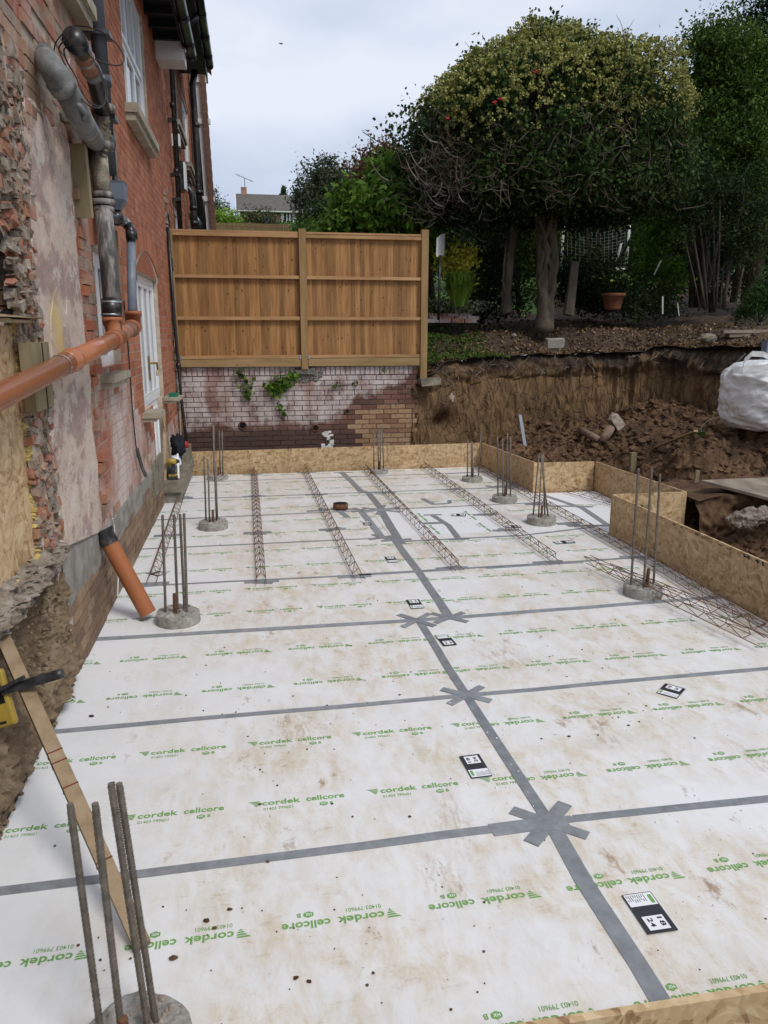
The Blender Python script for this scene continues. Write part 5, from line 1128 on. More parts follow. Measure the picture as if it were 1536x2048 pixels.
lump('packaging_bag', (-.85, 9.75, .41), .075, 'blue', 'blue and white crumpled packet on the step behind the drill', 'packet', (.9, .9, 1.1), .25)
o = G().tube([(-.80, 10.6, .46), (-.80, 10.6, .54)], [.06, .05], 16).build('red_tub', 'red', None, True); tag(o, 'small red tub on the upper step near formwork corner', 'tub')
for a, b, r_, lab in (((-.95, 9.35, .25), (-.95, 9.75, 1.05), .011, 'thin timber stick leaning at the door, nearest the drill'), ((-.90, 9.55, .25), (-.96, 9.65, 1.1), .009, 'thin pale stick leaning against the white door frame'), ((-.86, 10.9, .46), (-.86, 10.95, .92), .009, 'short pale rod standing in the corner by brick wall')):
    o = G().bar(a, b, r_*2.4, r_*1.6).build('timber_stick', 'timber'); tag(o, lab, 'stick')
o = G().bar((-.80, 9.42, .25), (-.81, 9.6, .52), .02, .06).build('white_tube', 'upvc'); tag(o, 'white and purple sealant tube upright beside the drill', 'tube')
# leaning timber with laser receiver
tb = thing('leaning_timber', 'square timber with red pencil marks leaning from the slab against earth face', 'timber', tuple(atz(290, 1895, 0)))
f0 = atz(285, 1893, .02); f1 = atd(-22, 1215, 3.35); g = G(); g.bar(f0, f1, .042, .054, roll=(1, .3, 0), jit=.002); g.build('batten', 'timber', tb)
dd = (f1-f0); ln = dd.length; dd.normalize(); rx = dd.cross(Vector((1, .3, 0))).normalized(); ry = dd.cross(rx)
for k in (.20, .40, .47, .50): c = f0+dd*(ln*k); g = G(); g.box(c, (.0222, .0282, .0022 if k != .27 else .004), (rx, ry, dd)); g.build('pencil_mark', 'redink', tb)
rec = thing('laser_receiver', 'yellow laser receiver clamped with black bracket to leaning timber', 'laser receiver', tuple(f0+dd*ln*.76))
pc_ = f0.lerp(f1, .725); rr = (RT*1.0+UP*.28).normalized(); uu = UP*.96-RT*.27; uu.normalize(); ff = rr.cross(uu)
g = G(); g.bar(pc_-rr*.06+ff*.045, pc_+rr*.17+ff*.045, .05, .035, roll=tuple(uu)); g.build('clamp_arm', 'metal', rec); g = G(); g.tube([pc_+rr*.15+ff*.045, pc_+rr*.185+ff*.045], .02, 12); g.build('clamp_knob', 'metal', rec, True)
g = G(); g.bar(pc_-rr*.07+ff*.08+uu*.005, pc_+rr*.05+ff*.08+uu*.03, .02, .015, roll=tuple(uu)); g.build('clamp_jaw', 'metal', rec)
bc = pc_-rr*.105-uu*.03+ff*.04; bmx = G(); bmx.box(bc, (.062, .115, .018), (rr, uu, ff)); bd_ = bmx.build('casing', 'yellow', rec)
md = bd_.modifiers.new('bevel', 'BEVEL'); md.width = .012; md.segments = 3
g = G(); g.box(bc+ff*.0185+uu*.035, (.045, .055, .002), (rr, uu, ff)); g.build('window', 'dark', rec); g = G(); g.tube([bc+ff*.018-uu*.055, bc+ff*.021-uu*.055], .03, 18); g.build('keypad', 'yellow', rec)
g = G(); g.box(bc+ff*.019-uu*.095+rr*.01, (.018, .005, .0015), (rr, uu, ff)); g.build('maker_mark', 'ink', rec)
# orange pipe standing loose against the pile
sp = thing('short_orange_pipe', 'short orange pipe with black socket leaning between wall and pile head', 'pipe', tuple(atz(300, 1245, 0)))
p0 = atd(297, 1237, 5.45); p1 = atd(205, 1060, 5.35); dq = (p1-p0).normalized()
p0 = Vector((p0.x, p0.y, .05)); dq = (p1-p0).normalized()
g = G(); g.tube([p0, p1], .058, 24, False); g.tube([p0, p1], .053, 24, False); g.build('pipe_length', 'orange2', sp, True)
g = G(); g.tube([p1-dq*.11, p1-dq*.03, p1-dq*.025, p1], [.063, .064, .073, .073], 24, False); g.tube([p1, p1-dq*.11], [.062, .056], 24, False); g.build('black_socket', 'black', sp, True)
g = G(); g.tube([p1-dq*.03, p1-dq*.028], .06, 20); g.build('socket_opening', 'dark', sp)
# ================================================================== MUD, BAG, DEBRIS
def onpit(u, v):        # follow the sight line down to the mud: gives a real place on the ground
    r = ray(u, v); p = None
    for i in range(400):
        d = 6+i*.02; p = r*d+Vector((0, 0, CAMH))
        if p.z < pit(p.x, p.y): return p
    return p
bag = thing('bulk_bag', 'white woven bulk bag standing full on the mud at the right edge', 'bulk bag', (6.12, 8.3, .85))
def bagf(a, b):
    th = a*2*math.pi; ph = (b-.5)*math.pi; cx_, sx_ = math.cos(th), math.sin(th); k = 1/max(abs(cx_)**3+abs(sx_)**3, 1e-6)**(1/3)*.9+.1
    cp = math.cos(ph)**.42; sp_ = math.copysign(abs(math.sin(ph))**.75, math.sin(ph)); p = Vector((cx_*k*cp*.52, sx_*k*cp*.50, sp_*.42))
    p *= 1+.05*noise.noise(p*3)+.0
    w = abs(noise.noise(Vector((p.x*3+p.z*4, p.y*3-p.z*3, p.z*3))))
    w2 = abs(noise.noise(Vector((p.x*8-p.z*9, p.y*9, p.z*8+3)))); n = p.normalized(); p = p-n*(.055*w+.035*w2); 
    if p.z > .25: p.x *= 1-.35*(p.z-.25)
    return p+Vector((6.17, 8.3, 1.245))
G().grid(bagf, 150, 90).build('bag_body', 'bag', bag, True)
def strap(pts, w, name='lifting_loop'):
    g = G(); P = [Vector(p) for p in pts]; vs = []
    for i, p in enumerate(P): vs += [p+Vector((0, 0, w/2)), p-Vector((0, 0, w/2)), p+Vector((.004, .006, w/2)), p+Vector((.004, .006, -w/2))]
    fs = []
    for i in range(len(P)-1): a = 4*i; fs += [(a, a+4, a+5, a+1), (a+2, a+3, a+7, a+6), (a, a+2, a+6, a+4), (a+1, a+5, a+7, a+3)]
    g.add(vs, fs).build(name, 'bag', bag)
strap([(5.62, 8.05, 1.55), (5.60, 8.0, 1.66), (5.66, 7.96, 1.74), (5.78, 7.93, 1.735), (5.95, 7.93, 1.66), (6.05, 7.9, 1.60)], .06)
strap([(5.47, 8.1, 1.46), (5.47, 8.0, 1.55), (5.55, 7.93, 1.57), (5.68, 7.9, 1.58), (5.85, 7.85, 1.60)], .07, 'top_flap')
lump('bag_corner', (5.42, 8.0, 1.50), .05, 'bag', 'crumpled corner', 'x') if False else None
tag(G().tube([aty(1462, 735, 9.2), aty(1490, 708, 9.3)], .012, 8).build('metal_bar', 'metal'), 'thin dark bar sticking out behind the white bulk bag', 'bar')
o = G().box(aty(1534, 700, 9.0), (.05, .05, .12), jit=.01).build('blue_bucket', 'grey'); tag(o, 'pale grey blue ribbed object just visible above the white bag', 'container')
# muddy sheet over the hole
p = [onpit(1405, 968), onpit(1536, 965), aty(1700, 1005, 7.0), aty(1536, 1000, 6.75)]
zz = max(q.z for q in p[:2])+.05
v = [q_+EZ*.02 for q_ in (aty(1402, 964, 7.15), aty(1540, 958, 7.4), aty(1760, 1040, 6.7), aty(1560, 1005, 6.5))]; v += [q-Vector((0, 0, .03)) for q in v]
tag(G().add(v, [(0, 1, 2, 3), (7, 6, 5, 4), (0, 4, 5, 1), (1, 5, 6, 2), (2, 6, 7, 3), (3, 7, 4, 0)]).build('muddy_sheet', 'ply'), 'flat muddy sheet of board lying over a dark hollow at right', 'sheet')
# earth ledge and buried concrete beside the long board
def ledge(a, b):
    x = 4.46+a*2.4; t_ = b; zt = .34+.10*a+.05*noise.noise(Vector((x*3, 1, 0))); y0_ = 6.85+.1*noise.noise(Vector((x*2, 0, 4)))
    if t_ < .6: z = -.3+(zt+.3)*t_/.6; y = y0_-.12*(1-t_/.6)+.08*noise.noise(Vector((x*5, z*5, 2)))+.05*noise.noise(Vector((x*14, z*12, 2)))
    else: z = zt+.03*noise.noise(Vector((x*6, t_*9, 2))); y = y0_+(t_-.6)*2.2
    return Vector((x, y, z))
struct(G().grid(ledge, 130, 60).build('earth_ledge', 'mud', smooth=False))
p = aty(1500, 1035, 6.55); tag(G().rock(p, .17, sq=(1.9, .8, .8)).build('concrete_lump', 'rubble'), 'pale rough lump of old concrete stuck in the earth ledge', 'concrete lump')
o = bpy.data.objects['concrete_lump.001']; md = o.modifiers.new('s', 'SUBSURF'); md.levels = md.render_levels = 4
tx = bpy.data.textures.new('rough', 'CLOUDS'); tx.noise_scale = .06; m2 = o.modifiers.new('d', 'DISPLACE'); m2.texture = tx; m2.strength = .09
# clay pipe pieces, planks
a = onpit(1166, 893); b = onpit(1196, 886); tag(G().tube([onpit(1160, 872)+EZ*.09, onpit(1196, 890)+EZ*.08], [.06, .05], 14, True).build('broken_pipe', 'clayr', None, True), 'piece of broken clay pipe lying flat on the mud', 'broken pipe')
q = onpit(1203, 888); q1 = q+Vector((.16, .05, .24)); q2 = q1+Vector((.16, .08, .13))
o = tag(G().tube([q+EZ*.03, q1], [.065, .07], 14).build('broken_pipe', 'clayr', None, True), 'broken clay pipe tilted up with pale rough mortar at its end', 'broken pipe')
G().box((q1+q2)/2, (.09, .07, .11), ((q2-q1).normalized(), EY, (q2-q1).normalized().cross(EY)), jit=.02).build('mortar_lump', 'rubble', o)
p = onpit(1310, 905); q = onpit(1390, 882); tag(G().bar(p+EZ*.07, q+EZ*.12, .05, .02).build('muddy_plank', 'timber'), 'narrow pale strip of timber half buried in the mud', 'plank')
c = onpit(1402, 876); cable([c+Vector((0, 0, .02)), c+Vector((.0, .0, .14)), c+Vector((.1, .02, .22)), c+Vector((.25, .05, .24))], .006, 'rope', 'thin pale hooped wire sticking out of mud near the bag', 'wire_hoop')
tag(G().box(c+Vector((-.06, 0, .05)), (.09, .05, .025), jit=.012).build('green_scrap', 'l_mid'), 'small dull green scrap on the end of the muddy plank', 'scrap')
a = aty(1040, 830, 11.6); b = aty(1052, 905, 11.25); tag(G().bar(a, b, .05, .02).build('steel_strip', 'grey'), 'blue grey steel strip leaning against the cut clay bank', 'metal strip')
o = G().box(aty(1111, 686, 12.2), (.15, .03, .075), jit=.02).build('slate_piece', 'render'); tag(o, 'flat grey slate fragment on the lip of cut bank', 'slate')
p = aty(1510, 663, 12); o = G().box(p, (.62, .06, .03), jit=.01).build('weathered_plank', 'ply'); tag(o, 'weathered plank lying on the bank above the white bag', 'plank'); o2 = G().box(p+Vector((.1, .0, -.06)), (.6, .05, .03), jit=.01).build('weathered_plank', 'ply'); tag(o2, 'second weathered plank beneath the first on the bank', 'plank')
lump('field_stone', tuple(aty(1027, 671, 12.9)), .05, 'rubble', 'pale round stone on leaf litter below the left trunk', 'stone', (1, 1, .7), .2)
lump('mossy_stone', tuple(aty(1415, 677, 11.6)), .11, 'concd', 'grey mossy stone half buried at the bank edge on the right', 'stone', (1.2, 1, .7), .4)
g = G(); 
for k in range(26):
    t_ = R.random(); c = bank_at(t_*.62); z = btop(c.x, c.y)-R.uniform(0, .25); P = [c+Vector((0, -.05, z))]
    for i in range(5): P.append(P[-1]+Vector((R.uniform(-.12, .12), R.uniform(-.08, .0), R.uniform(-.09, .03))))
    g.tube(P, R.uniform(.003, .008), 4)
tag(g.build('roots', 'twig', kind='stuff'), 'thin roots hanging from the cut edge of the bank', 'roots')
cl = lump('limescale_patch', (3.25, 11.92, .95), .05, 'rubble', 'small whitish chalky lump in the clay face beside garden wall', 'chalk lump', (1, .4, 1.5), .5)
p = G(); 
# leaf litter
n = 9000; P = []
for i in range(n):
    t_ = R.random()*.85; c = bank_at(t_); q = R.random()**1.4*3.8; x, y = c.x+q*.25, c.y+.03+q; P.append((x, y, btop(x, y)+.012+R.random()*.02))
o = leaf_mesh('leaf_litter', P, NR.uniform(.03, .085, n), 'litter', flat=.75, asp=.6, kind='stuff'); tag(o, 'brown fallen leaves littering the top of the bank', 'leaf litter')
n = 5000; P = []
for i in range(n):
    x = 2.75+1.5*R.random()**1.3; y = 12.0+1.8*R.random(); P.append((x, y, btop(x, y)+R.random()*.12*(1-(x-2.75)/1.6)))
o = leaf_mesh('ground_cover', P, NR.uniform(.03, .06, n), 'l_mid', asp=.6, kind='stuff'); tag(o, 'low green ground cover plants beside the right fence post', 'ground cover')
# ================================================================== GARDEN
sg = thing('sign', 'small pale sign seen edge-on atop a black pole beside the fence', 'sign', tuple(aty(878, 620, 13.2)))
G().tube([aty(877, 640, 13.2), aty(880, 510, 13.2)], .022, 8).build('pole', 'black', sg, True)
q = [aty(873, 476, 13.1), aty(887, 465, 13.5), aty(885, 510, 13.5), aty(872, 513, 13.1)]; q += [p+Vector((.03, -.0, 0)) for p in q]
pn = G().add(q, [(0, 3, 2, 1), (4, 5, 6, 7), (0, 1, 5, 4), (1, 2, 6, 5), (2, 3, 7, 6), (3, 0, 4, 7)]).build('panel', 'white', sg)
def lerp4(Q, a, b): return Q[0].lerp(Q[1], a).lerp(Q[3].lerp(Q[2], a), b)
g = G(); f4 = [x_-Vector((.004, 0, 0)) for x_ in q[:4]]; g.add([lerp4(f4, .2, .35), lerp4(f4, .8, .35), lerp4(f4, .8, .8), lerp4(f4, .2, .8)], [(0, 1, 2, 3)]); g.build('printed_panel', 'concd', pn)
bp = thing('brick_edging', 'low step of red bricks in the garden right of the fence', 'brick step', tuple(aty(905, 640, 14.2)))
c = aty(905, 635, 14.2)
for j in range(3):
    for i in range(4):
        o = bpy.data.objects.new('brick', BM['bsalt']); COL.objects.link(o); o.parent = bp; o.location = Vector((c.x-.42+i*.24+.1*(j % 2), c.y+j*.18-.1, c.z-.06+j*.05))-wloc(bp); o.scale = (.22, .17, .07)
P = [(c.x+R.gauss(.05, .35), c.y+.7+R.gauss(0, .35), c.z+.10+R.random()*.22) for i in range(1600)]
o = leaf_mesh('ground_cover', P, .06, 'l_var', asp=.6, kind='stuff'); tag(o, 'pale variegated ground cover behind the brick step', 'ground cover')
gt = thing('grass_clump', 'bright green arching grass clump beside the sign pole', 'grass', tuple(aty(918, 612, 13.8)))
c = aty(918, 612, 13.8); g = G()
for i in range(420):
    a = R.random()*6.28; l = R.uniform(.35, .75); r_ = R.uniform(.1, .5); b0_ = c+Vector((math.cos(a)*.1, math.sin(a)*.1, 0)); m_ = b0_+Vector((math.cos(a)*r_*.4, math.sin(a)*r_*.4, l*.8)); e_ = b0_+Vector((math.cos(a)*r_, math.sin(a)*r_, l*.75)); w = Vector((-math.sin(a), math.cos(a), 0))*.010
    g.add([b0_-w, b0_+w, m_+w, m_-w, e_], [(0, 1, 2, 3), (3, 2, 4)])
g.build('blades', 'l_gra', gt)
def shr(name, lab, u, v0, y, blobs, n, size, m, **k):
    """base from its place in the garden; blobs in metres relative to the base"""
    b = aty(u, v0, y); return shrub(name, lab, 'tree' if 'tree' in name else 'shrub', tuple(b), [(b.x+q[0], b.y+q[1], b.z+q[2], q[3], q[4], q[5]) for q in blobs], n, size, m, **k)
shr('yellow_shrub', 'bright yellow leaved shrub behind the grass clump', 905, 575, 14.2, [(0, 0, .42, .38, .3, .26), (.2, 0, .52, .25, .25, .18)], 1500, .10, 'l_yel', nclump=40, spread=.10, stem=.02)
shr('dark_shrub', 'dark leafy shrub at the foot of the sign pole', 885, 640, 14.6, [(-.15, .1, .12, .3, .3, .2)], 1500, .07, 'l_mid', stem=.02)
shr('dark_shrub', 'dark bushy evergreen left of the first tree trunk', 960, 640, 16.0, [(0, 0, .6, .65, .5, .75), (.25, .2, 1.3, .6, .5, .6), (.5, -.1, .4, .4, .4, .4)], 7500, .075, 'l_dark', stem=.03)
shr('dark_hedge', 'tall dark clipped hedge behind the sign', 930, 560, 21, [(-.3, .5, 1.2, 1.3, .7, 1.2), (.9, .8, 1.6, 1.2, .7, 1.5), (-1.2, .5, 1.2, .9, .7, 1.2)], 11000, .09, 'l_dark', nclump=200, spread=.14)
shr('green_shrub', 'green leafy shrub between the two trunks', 1040, 610, 17.5, [(0, 0, .9, .8, .5, 1.0), (.1, .3, 2.0, 1.1, .6, .9), (-.6, .3, 2.4, .8, .6, .8)], 9000, .10, 'l_mid', stem=.04)
shr('holly_bush', 'dark glossy bush behind the leaning wooden post', 1180, 620, 16.2, [(0, 0, .55, .62, .4, .55), (-.45, .0, .6, .4, .35, .5), (.3, .1, .35, .5, .35, .35)], 6500, .09, 'l_dark', stem=.03)
shr('hanging_foliage', 'green leafy branches hanging above the goal net', 1190, 600, 19, [(.2, 0, 2.75, 1.0, .6, .55), (-.6, 0, 2.5, .6, .5, .5), (1.4, 0, 2.4, .7, .5, .8), (.1, .1, 3.5, 1.5, .8, .6)], 10500, .11, 'l_mid', stem=.05)
shr('laurel_shrub', 'bright edged laurel shrub right of the goal net', 1310, 610, 17, [(-.3, 0, 1.0, .5, .4, .6), (.1, .1, 1.7, .5, .4, .6), (.3, -.1, .6, .4, .35, .5), (-.05, .0, 2.3, .55, .4, .4)], 3600, .13, 'l_mag', nclump=70, stem=.03)
shr('grey_shrub', 'greyish round shrub between the goal and the laurel', 1268, 610, 17.8, [(0, 0, .85, .32, .3, .5)], 2200, .05, 'l_olive', stem=.02)
shr('dark_shrub', 'wide dark shrub in deep shade behind the many-stemmed bush', 1420, 620, 18, [(0, 0, 1.2, 1.2, .7, 1.1), (.9, .5, 2.5, 1.4, .8, 1.2), (-.7, .4, 2.8, 1.0, .7, 1.0), (1.6, 0, 1.0, 1.0, .7, 1.0)], 15000, .10, 'l_dark', nclump=170, stem=.05)
shr('fern_shrub', 'fresh green feathery shrub at the right edge of the bank', 1520, 645, 12.8, [(0, 0, .35, .42, .35, .3), (.2, 0, .65, .3, .3, .25), (-.3, 0, .2, .25, .25, .2)], 3600, .075, 'l_con', asp=.25, nclump=60, spread=.09, stem=.02)
shr('low_shrub', 'low leafy plants around the terracotta pot', 1265, 625, 14.9, [(.1, 0, .2, .45, .3, .22), (.7, .1, .2, .4, .3, .2), (-.1, .3, .4, .4, .3, .25)], 3000, .08, 'l_dark', stem=.01)
shr('backdrop_tree', 'tall dark evergreen mass closing the garden behind goal', 1220, 560, 26, [(0, -.5, 1.2, 3.4, .8, 1.6), (3.2, -.5, 1.2, 3.0, .8, 1.6), (-3.2, -.5, 1.2, 3.0, .8, 1.6), (0, 0, 3.2, 3.2, 1.0, 2.6), (-2.6, .5, 3.0, 2.2, 1.0, 2.2), (3.4, 0, 3.6, 3.0, 1.0, 3.0), (-4.4, 1, 3.0, 1.8, 1., 1.6)], 75000, .20, 'l_dark', nclump=900, spread=.30, shell=.2, stem=.12)
o = shr('climbing_foliage', 'hanging green leaves at far right below conifer', 1470, 600, 15.2, [(0, 0, 2.4, .6, .5, .5), (.5, .1, 1.6, .6, .5, .9), (.2, 0, 3.2, .9, .6, .7)], 6500, .075, 'l_mid', stem=.04)
# many-stemmed bush
ms = thing('many_stemmed_bush', 'many-stemmed bush with bare grey stems fanning up at right', 'bush', tuple(aty(1440, 612, 14.2)))
b = aty(1440, 612, 14.2)
for (u0, u1, v1, r_) in ((1410, 1375, 400, .035), (1415, 1392, 380, .03), (1432, 1440, 400, .03), (1440, 1452, 420, .028), (1448, 1475, 430, .03), (1450, 1462, 390, .025), (1436, 1405, 420, .022), (1428, 1425, 380, .03), (1445, 1490, 380, .026), (1400, 1368, 470, .02)):
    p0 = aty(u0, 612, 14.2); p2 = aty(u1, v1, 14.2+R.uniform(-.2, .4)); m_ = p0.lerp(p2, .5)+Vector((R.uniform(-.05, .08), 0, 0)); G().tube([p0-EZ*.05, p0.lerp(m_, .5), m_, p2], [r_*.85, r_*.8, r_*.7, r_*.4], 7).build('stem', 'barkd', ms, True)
P = clump_pts([(b.x+.1, 14.3, b.z+1.9, 1.0, .6, .8), (b.x-.6, 14.3, b.z+1.8, .6, .4, .8), (b.x+.3, 14.1, b.z+1.1, .8, .3, .4)], 9500, 120, .14); leaf_mesh('crown', P, .07*NR.uniform(.6, 1.2, len(P)), 'l_dark', ms)
# wooden post stub, pot, labels, goal
o = G().box((0, 0, 0), (.085, .05, .46), jit=.02, taper=.75).build('old_post', 'bark'); o.location = aty(1143, 578, 13.7); o.rotation_euler = (0, .07, .3); tag(o, 'weathered old wooden post standing behind the main trunk', 'post')
c = aty(1225, 618, 14.8); pot = G().tube([c-EZ*.02, c+EZ*.02, c+EZ*.24, c+EZ*.245, c+EZ*.30, c+EZ*.30, c+EZ*.24], [.14, .16, .21, .235, .235, .19, .17], 20).build('terracotta_pot', 'terra', None, True); tag(pot, 'terracotta pot standing on the bank behind the old post', 'plant pot')
tag(G().tube([aty(1325, 628, 14), aty(1325, 593, 14)], .016, 6).build('garden_cane', 'white'), 'short white cane upright in the leaf litter', 'cane'); tag(G().tube([aty(1358, 632, 13.8), aty(1355, 606, 13.8)], .010, 6).build('garden_cane', 'white'), 'thin pale cane right of the short white one', 'cane')
tag(G().tube([aty(1308, 550, 15.5), aty(1322, 521, 15.5)], .014, 6).build('pale_stick', 'white'), 'pale stick slanting in front of the dark bushes', 'stick')
GY = 22
lw = G().add([aty(1190, 572, GY-1.5), aty(1300, 572, GY-1.5), aty(1310, 535, GY+6), aty(1180, 535, GY+6)], [(0, 1, 2, 3)]).build('lawn', 'brightlawn'); struct(lw)
gl_ = thing('goal', 'white football goal with net under the trees', 'goal', tuple(aty(1190, 560, GY)))
g = G(); A, B = aty(1128, 442, GY), aty(1260, 438, GY); C_ = aty(1252, 540, GY); g.tube([A, B], .04, 8); g.tube([B, C_], .04, 8); g.tube([aty(1128, 442, GY), aty(1122, 545, GY)], .04, 8); g.build('frame', 'white', gl_, True)
g = G(); g.tube([aty(1243, 485, GY+.6), aty(1229, 538, GY+1)], .03, 6); g.tube([aty(1222, 538, GY+.8), aty(1250, 538, GY+.8)], .035, 6); g.build('rear_frame', 'white', gl_, True)
g = G()
for i in range(15):
    P1 = []; P2 = []
    for j in range(9):
        t_ = j/8; s_ = i/14; u = 1135+115*t_; v = 452+95*s_+14*math.sin(t_*3.1)*(1-s_); P1.append(aty(u, v, GY+.8+.5*s_)); u = 1135+115*s_; v = 452+95*t_+14*math.sin(s_*3.1)*(1-t_); P2.append(aty(u, v, GY+.8+.5*t_))
    g.tube(P1, .0045, 3, False); g.tube(P2, .0045, 3, False)
nt_ = g.build('net', 'cableg', gl_)
# ================================================================== MAIN TREE (ivy topped)
tc0 = aty(1085, 655, 13.6)
tr = thing('ivy_tree', 'large dome-shaped tree covered in flowering ivy with twin twisted trunks', 'tree', tuple(tc0)); Y = 13.9
ctr = aty(1112, 250, Y); cz = ctr.z
def trunk(pts, rad, name='trunk', n=10):
    P = [aty(u, v, y) for u, v, y in pts]; Q = []; RR = []
    for i in range(len(P)-1):
        for k in range(5):
            t_ = k/5; Q.append(P[i].lerp(P[i+1], t_)+Vector((R.uniform(-.02, .02), R.uniform(-.02, .02), 0))); RR.append((rad[i]*(1-t_)+rad[i+1]*t_)*R.uniform(.9, 1.12))
    Q.append(P[-1]); RR.append(rad[-1]); return G().tube(Q, RR, n).build(name, 'bark', tr, True)
trunk([(1088, 662, 13.55), (1087, 620, 13.6), (1085, 540, 13.65), (1082, 460, 13.7), (1078, 400, 13.8), (1060, 320, 13.9)], [.17, .12, .10, .095, .08, .06])
trunk([(1094, 662, 13.62), (1097, 600, 13.65), (1108, 530, 13.65), (1104, 450, 13.7), (1118, 380, 13.8), (1125, 280, 13.9)], [.13, .10, .10, .09, .09, .05])
trunk([(1085, 655, 13.5), (1110, 560, 13.6), (1088, 490, 13.58), (1110, 420, 13.65), (1112, 340, 13.8)], [.05, .04, .045, .035, .03], 'climbing_stem')
trunk([(1100, 650, 13.5), (1078, 570, 13.55), (1098, 500, 13.55), (1076, 430, 13.6)], [.03, .03, .03, .03], 'climbing_stem')
trunk([(1012, 628, 14.0), (1014, 580, 14.05), (1020, 510, 14.1), (1028, 440, 14.1), (1030, 380, 14.1), (1015, 300, 14.0)], [.12, .085, .09, .09, .07, .05])
trunk([(1018, 620, 13.95), (1006, 560, 13.98), (1012, 480, 14.0)], [.02, .02, .015], 'climbing_stem')
g = G()
def branch(p, d, l, r, depth, gr):
    P = [p]; q = p
    for i in range(5): d = (d+Vector((R.gauss(0, .22), R.gauss(0, .22), R.gauss(0, .16)))).normalized(); q = q+d*l/5; P.append(q)
    gr.tube(P, [r*(1-.75*i/5) for i in range(6)], 4 if r < .02 else 6, False)
    if depth: 
        for k in range(3): branch(P[R.randint(2, 5)], (d+Vector((R.gauss(0, .7), R.gauss(0, .7), R.gauss(0, .5)))).normalized(), l*.6, r*.5, depth-1, gr)
for k in range(26):
    a = R.random()*6.28; s0_ = R.choice((aty(1118, 370, 13.8), aty(1078, 400, 13.8), aty(1030, 390, 14.1), aty(1110, 320, 13.9)))
    branch(s0_, Vector((math.cos(a), math.sin(a)*.8, .55)).normalized(), 1.5, .035, 2, g)
g.build('limbs', 'bark', tr, True)
def dome(d):       # dome: flattened below, overhanging lobe at lower left
    z = d[:, 2]; k = np.where(z > 0, 1.0, .42)
    return d*np.array([1, .85, 1])[None]*np.stack([np.ones_like(k), np.ones_like(k), k], 1)
RX, RY_, RZ = 2.28, 1.95, 2.06
base = np.array([ctr.x, ctr.y+.2, aty(1112, 355, Y).z])
def shellpts(n, r0, r1, zmin=-1, zmax=1, pit_=.12):
    d = NR.normal(size=(n*3, 3)); d /= np.linalg.norm(d, axis=1)[:, None]; d = d[(d[:, 2] > zmin) & (d[:, 2] < zmax)][:n]
    r = r0+(r1-r0)*NR.rand(len(d)); bumpf = np.array([1+pit_*noise.noise(Vector(q)*2.2)+pit_*.6*noise.noise(Vector(q)*5.5) for q in d]); r = r*bumpf
    k = np.where(d[:, 2] > 0, 1.0, .30); sup = (np.abs(d[:, 0])**2.75+np.abs(d[:, 1])**2.75+np.abs(d[:, 2])**2.75)**(-1/2.75)
    return base+d*r[:, None]*sup[:, None]*np.stack([np.full(len(d), RX), np.full(len(d), RY_), RZ*k], 1), d
C1, _ = shellpts(800, .80, 1.0, -.8); idx = NR.randint(0, len(C1), 90000); P = C1[idx]+NR.normal(size=(90000, 3))*.13
leaf_mesh('crown', P, .075*NR.uniform(.6, 1.3, len(P)), 'l_ivy', tr, droop=.25, asp=.7)
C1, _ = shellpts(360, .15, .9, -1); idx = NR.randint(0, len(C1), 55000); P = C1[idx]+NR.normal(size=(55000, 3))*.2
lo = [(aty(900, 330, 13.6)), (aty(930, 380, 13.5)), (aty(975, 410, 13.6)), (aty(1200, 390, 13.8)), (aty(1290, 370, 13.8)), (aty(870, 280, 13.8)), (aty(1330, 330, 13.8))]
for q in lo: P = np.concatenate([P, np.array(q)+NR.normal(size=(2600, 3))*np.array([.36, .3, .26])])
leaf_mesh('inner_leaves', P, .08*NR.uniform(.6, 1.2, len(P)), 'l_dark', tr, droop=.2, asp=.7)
# flower heads: small rounded clusters on stalks over the top of the dome
H_, dn = shellpts(8500, .98, 1.07, .0); keep = NR.rand(len(H_)) < np.clip((dn[:, 2]-.16)*2.6+.25*np.sin(dn[:, 0]*9+dn[:, 1]*7), .0, 1); H_ = H_[keep]; dn = dn[keep]
ico = G(); ico.rock((0, 0, 0), 1.0); 
nh = len(H_); sz = NR.uniform(.024, .042, nh); K = 12
off = NR.normal(size=(nh, K, 3)); off /= np.linalg.norm(off, axis=2)[:, :, None]; PP = (H_[:, None, :]+dn[:, None, :]*.03+off*sz[:, None, None]).reshape(-1, 3)
leaf_mesh('flower_heads', PP, .038*NR.uniform(.7, 1.2, len(PP)), 'l_umb', tr, asp=.95, kind='stuff')
g = G()
for i in range(110):
    j = R.randrange(nh); p = Vector(H_[j]); d = Vector(dn[j]); d = (d+Vector((R.gauss(0, .2), 0, .5))).normalized()
    if d.z < .1: continue
    l = R.uniform(.06, .16); g.tube([p-d*.05, p+d*l], .004, 3, False)
    for k in range(5): a = p+d*l*R.uniform(.6, 1.05); b_ = a+Vector((R.gauss(0, .05), R.gauss(0, .05), R.uniform(0, .05))); g.tube([a, b_], .003, 3, False); g.rock(b_, .022)
g.build('top_shoots', 'l_umb', tr)
g = G()      # bare hooked twigs under the dome, thickest at lower left
for i in range(900):
    if R.random() < .6: u, v = R.gauss(905, 45), R.gauss(360, 38)
    else: u, v = R.uniform(850, 1370), R.uniform(230, 420)
    p = aty(u, v, (13.1 if u < 980 else 12.35)-R.uniform(-.3, .45)); d = Vector((R.uniform(-1, .4), R.uniform(-.8, .1), R.uniform(-.3, .6))).normalized(); P = [p]; l = R.uniform(.12, .5)
    for k in range(5): d = (d+Vector((R.gauss(0, .3), R.gauss(0, .2), R.gauss(.10, .3)))).normalized(); P.append(P[-1]+d*l/5)
    r_ = R.uniform(.004, .010); g.tube(P, [r_, r_, r_*.9, r_*.8, r_*.6, r_*.4], 4, False)
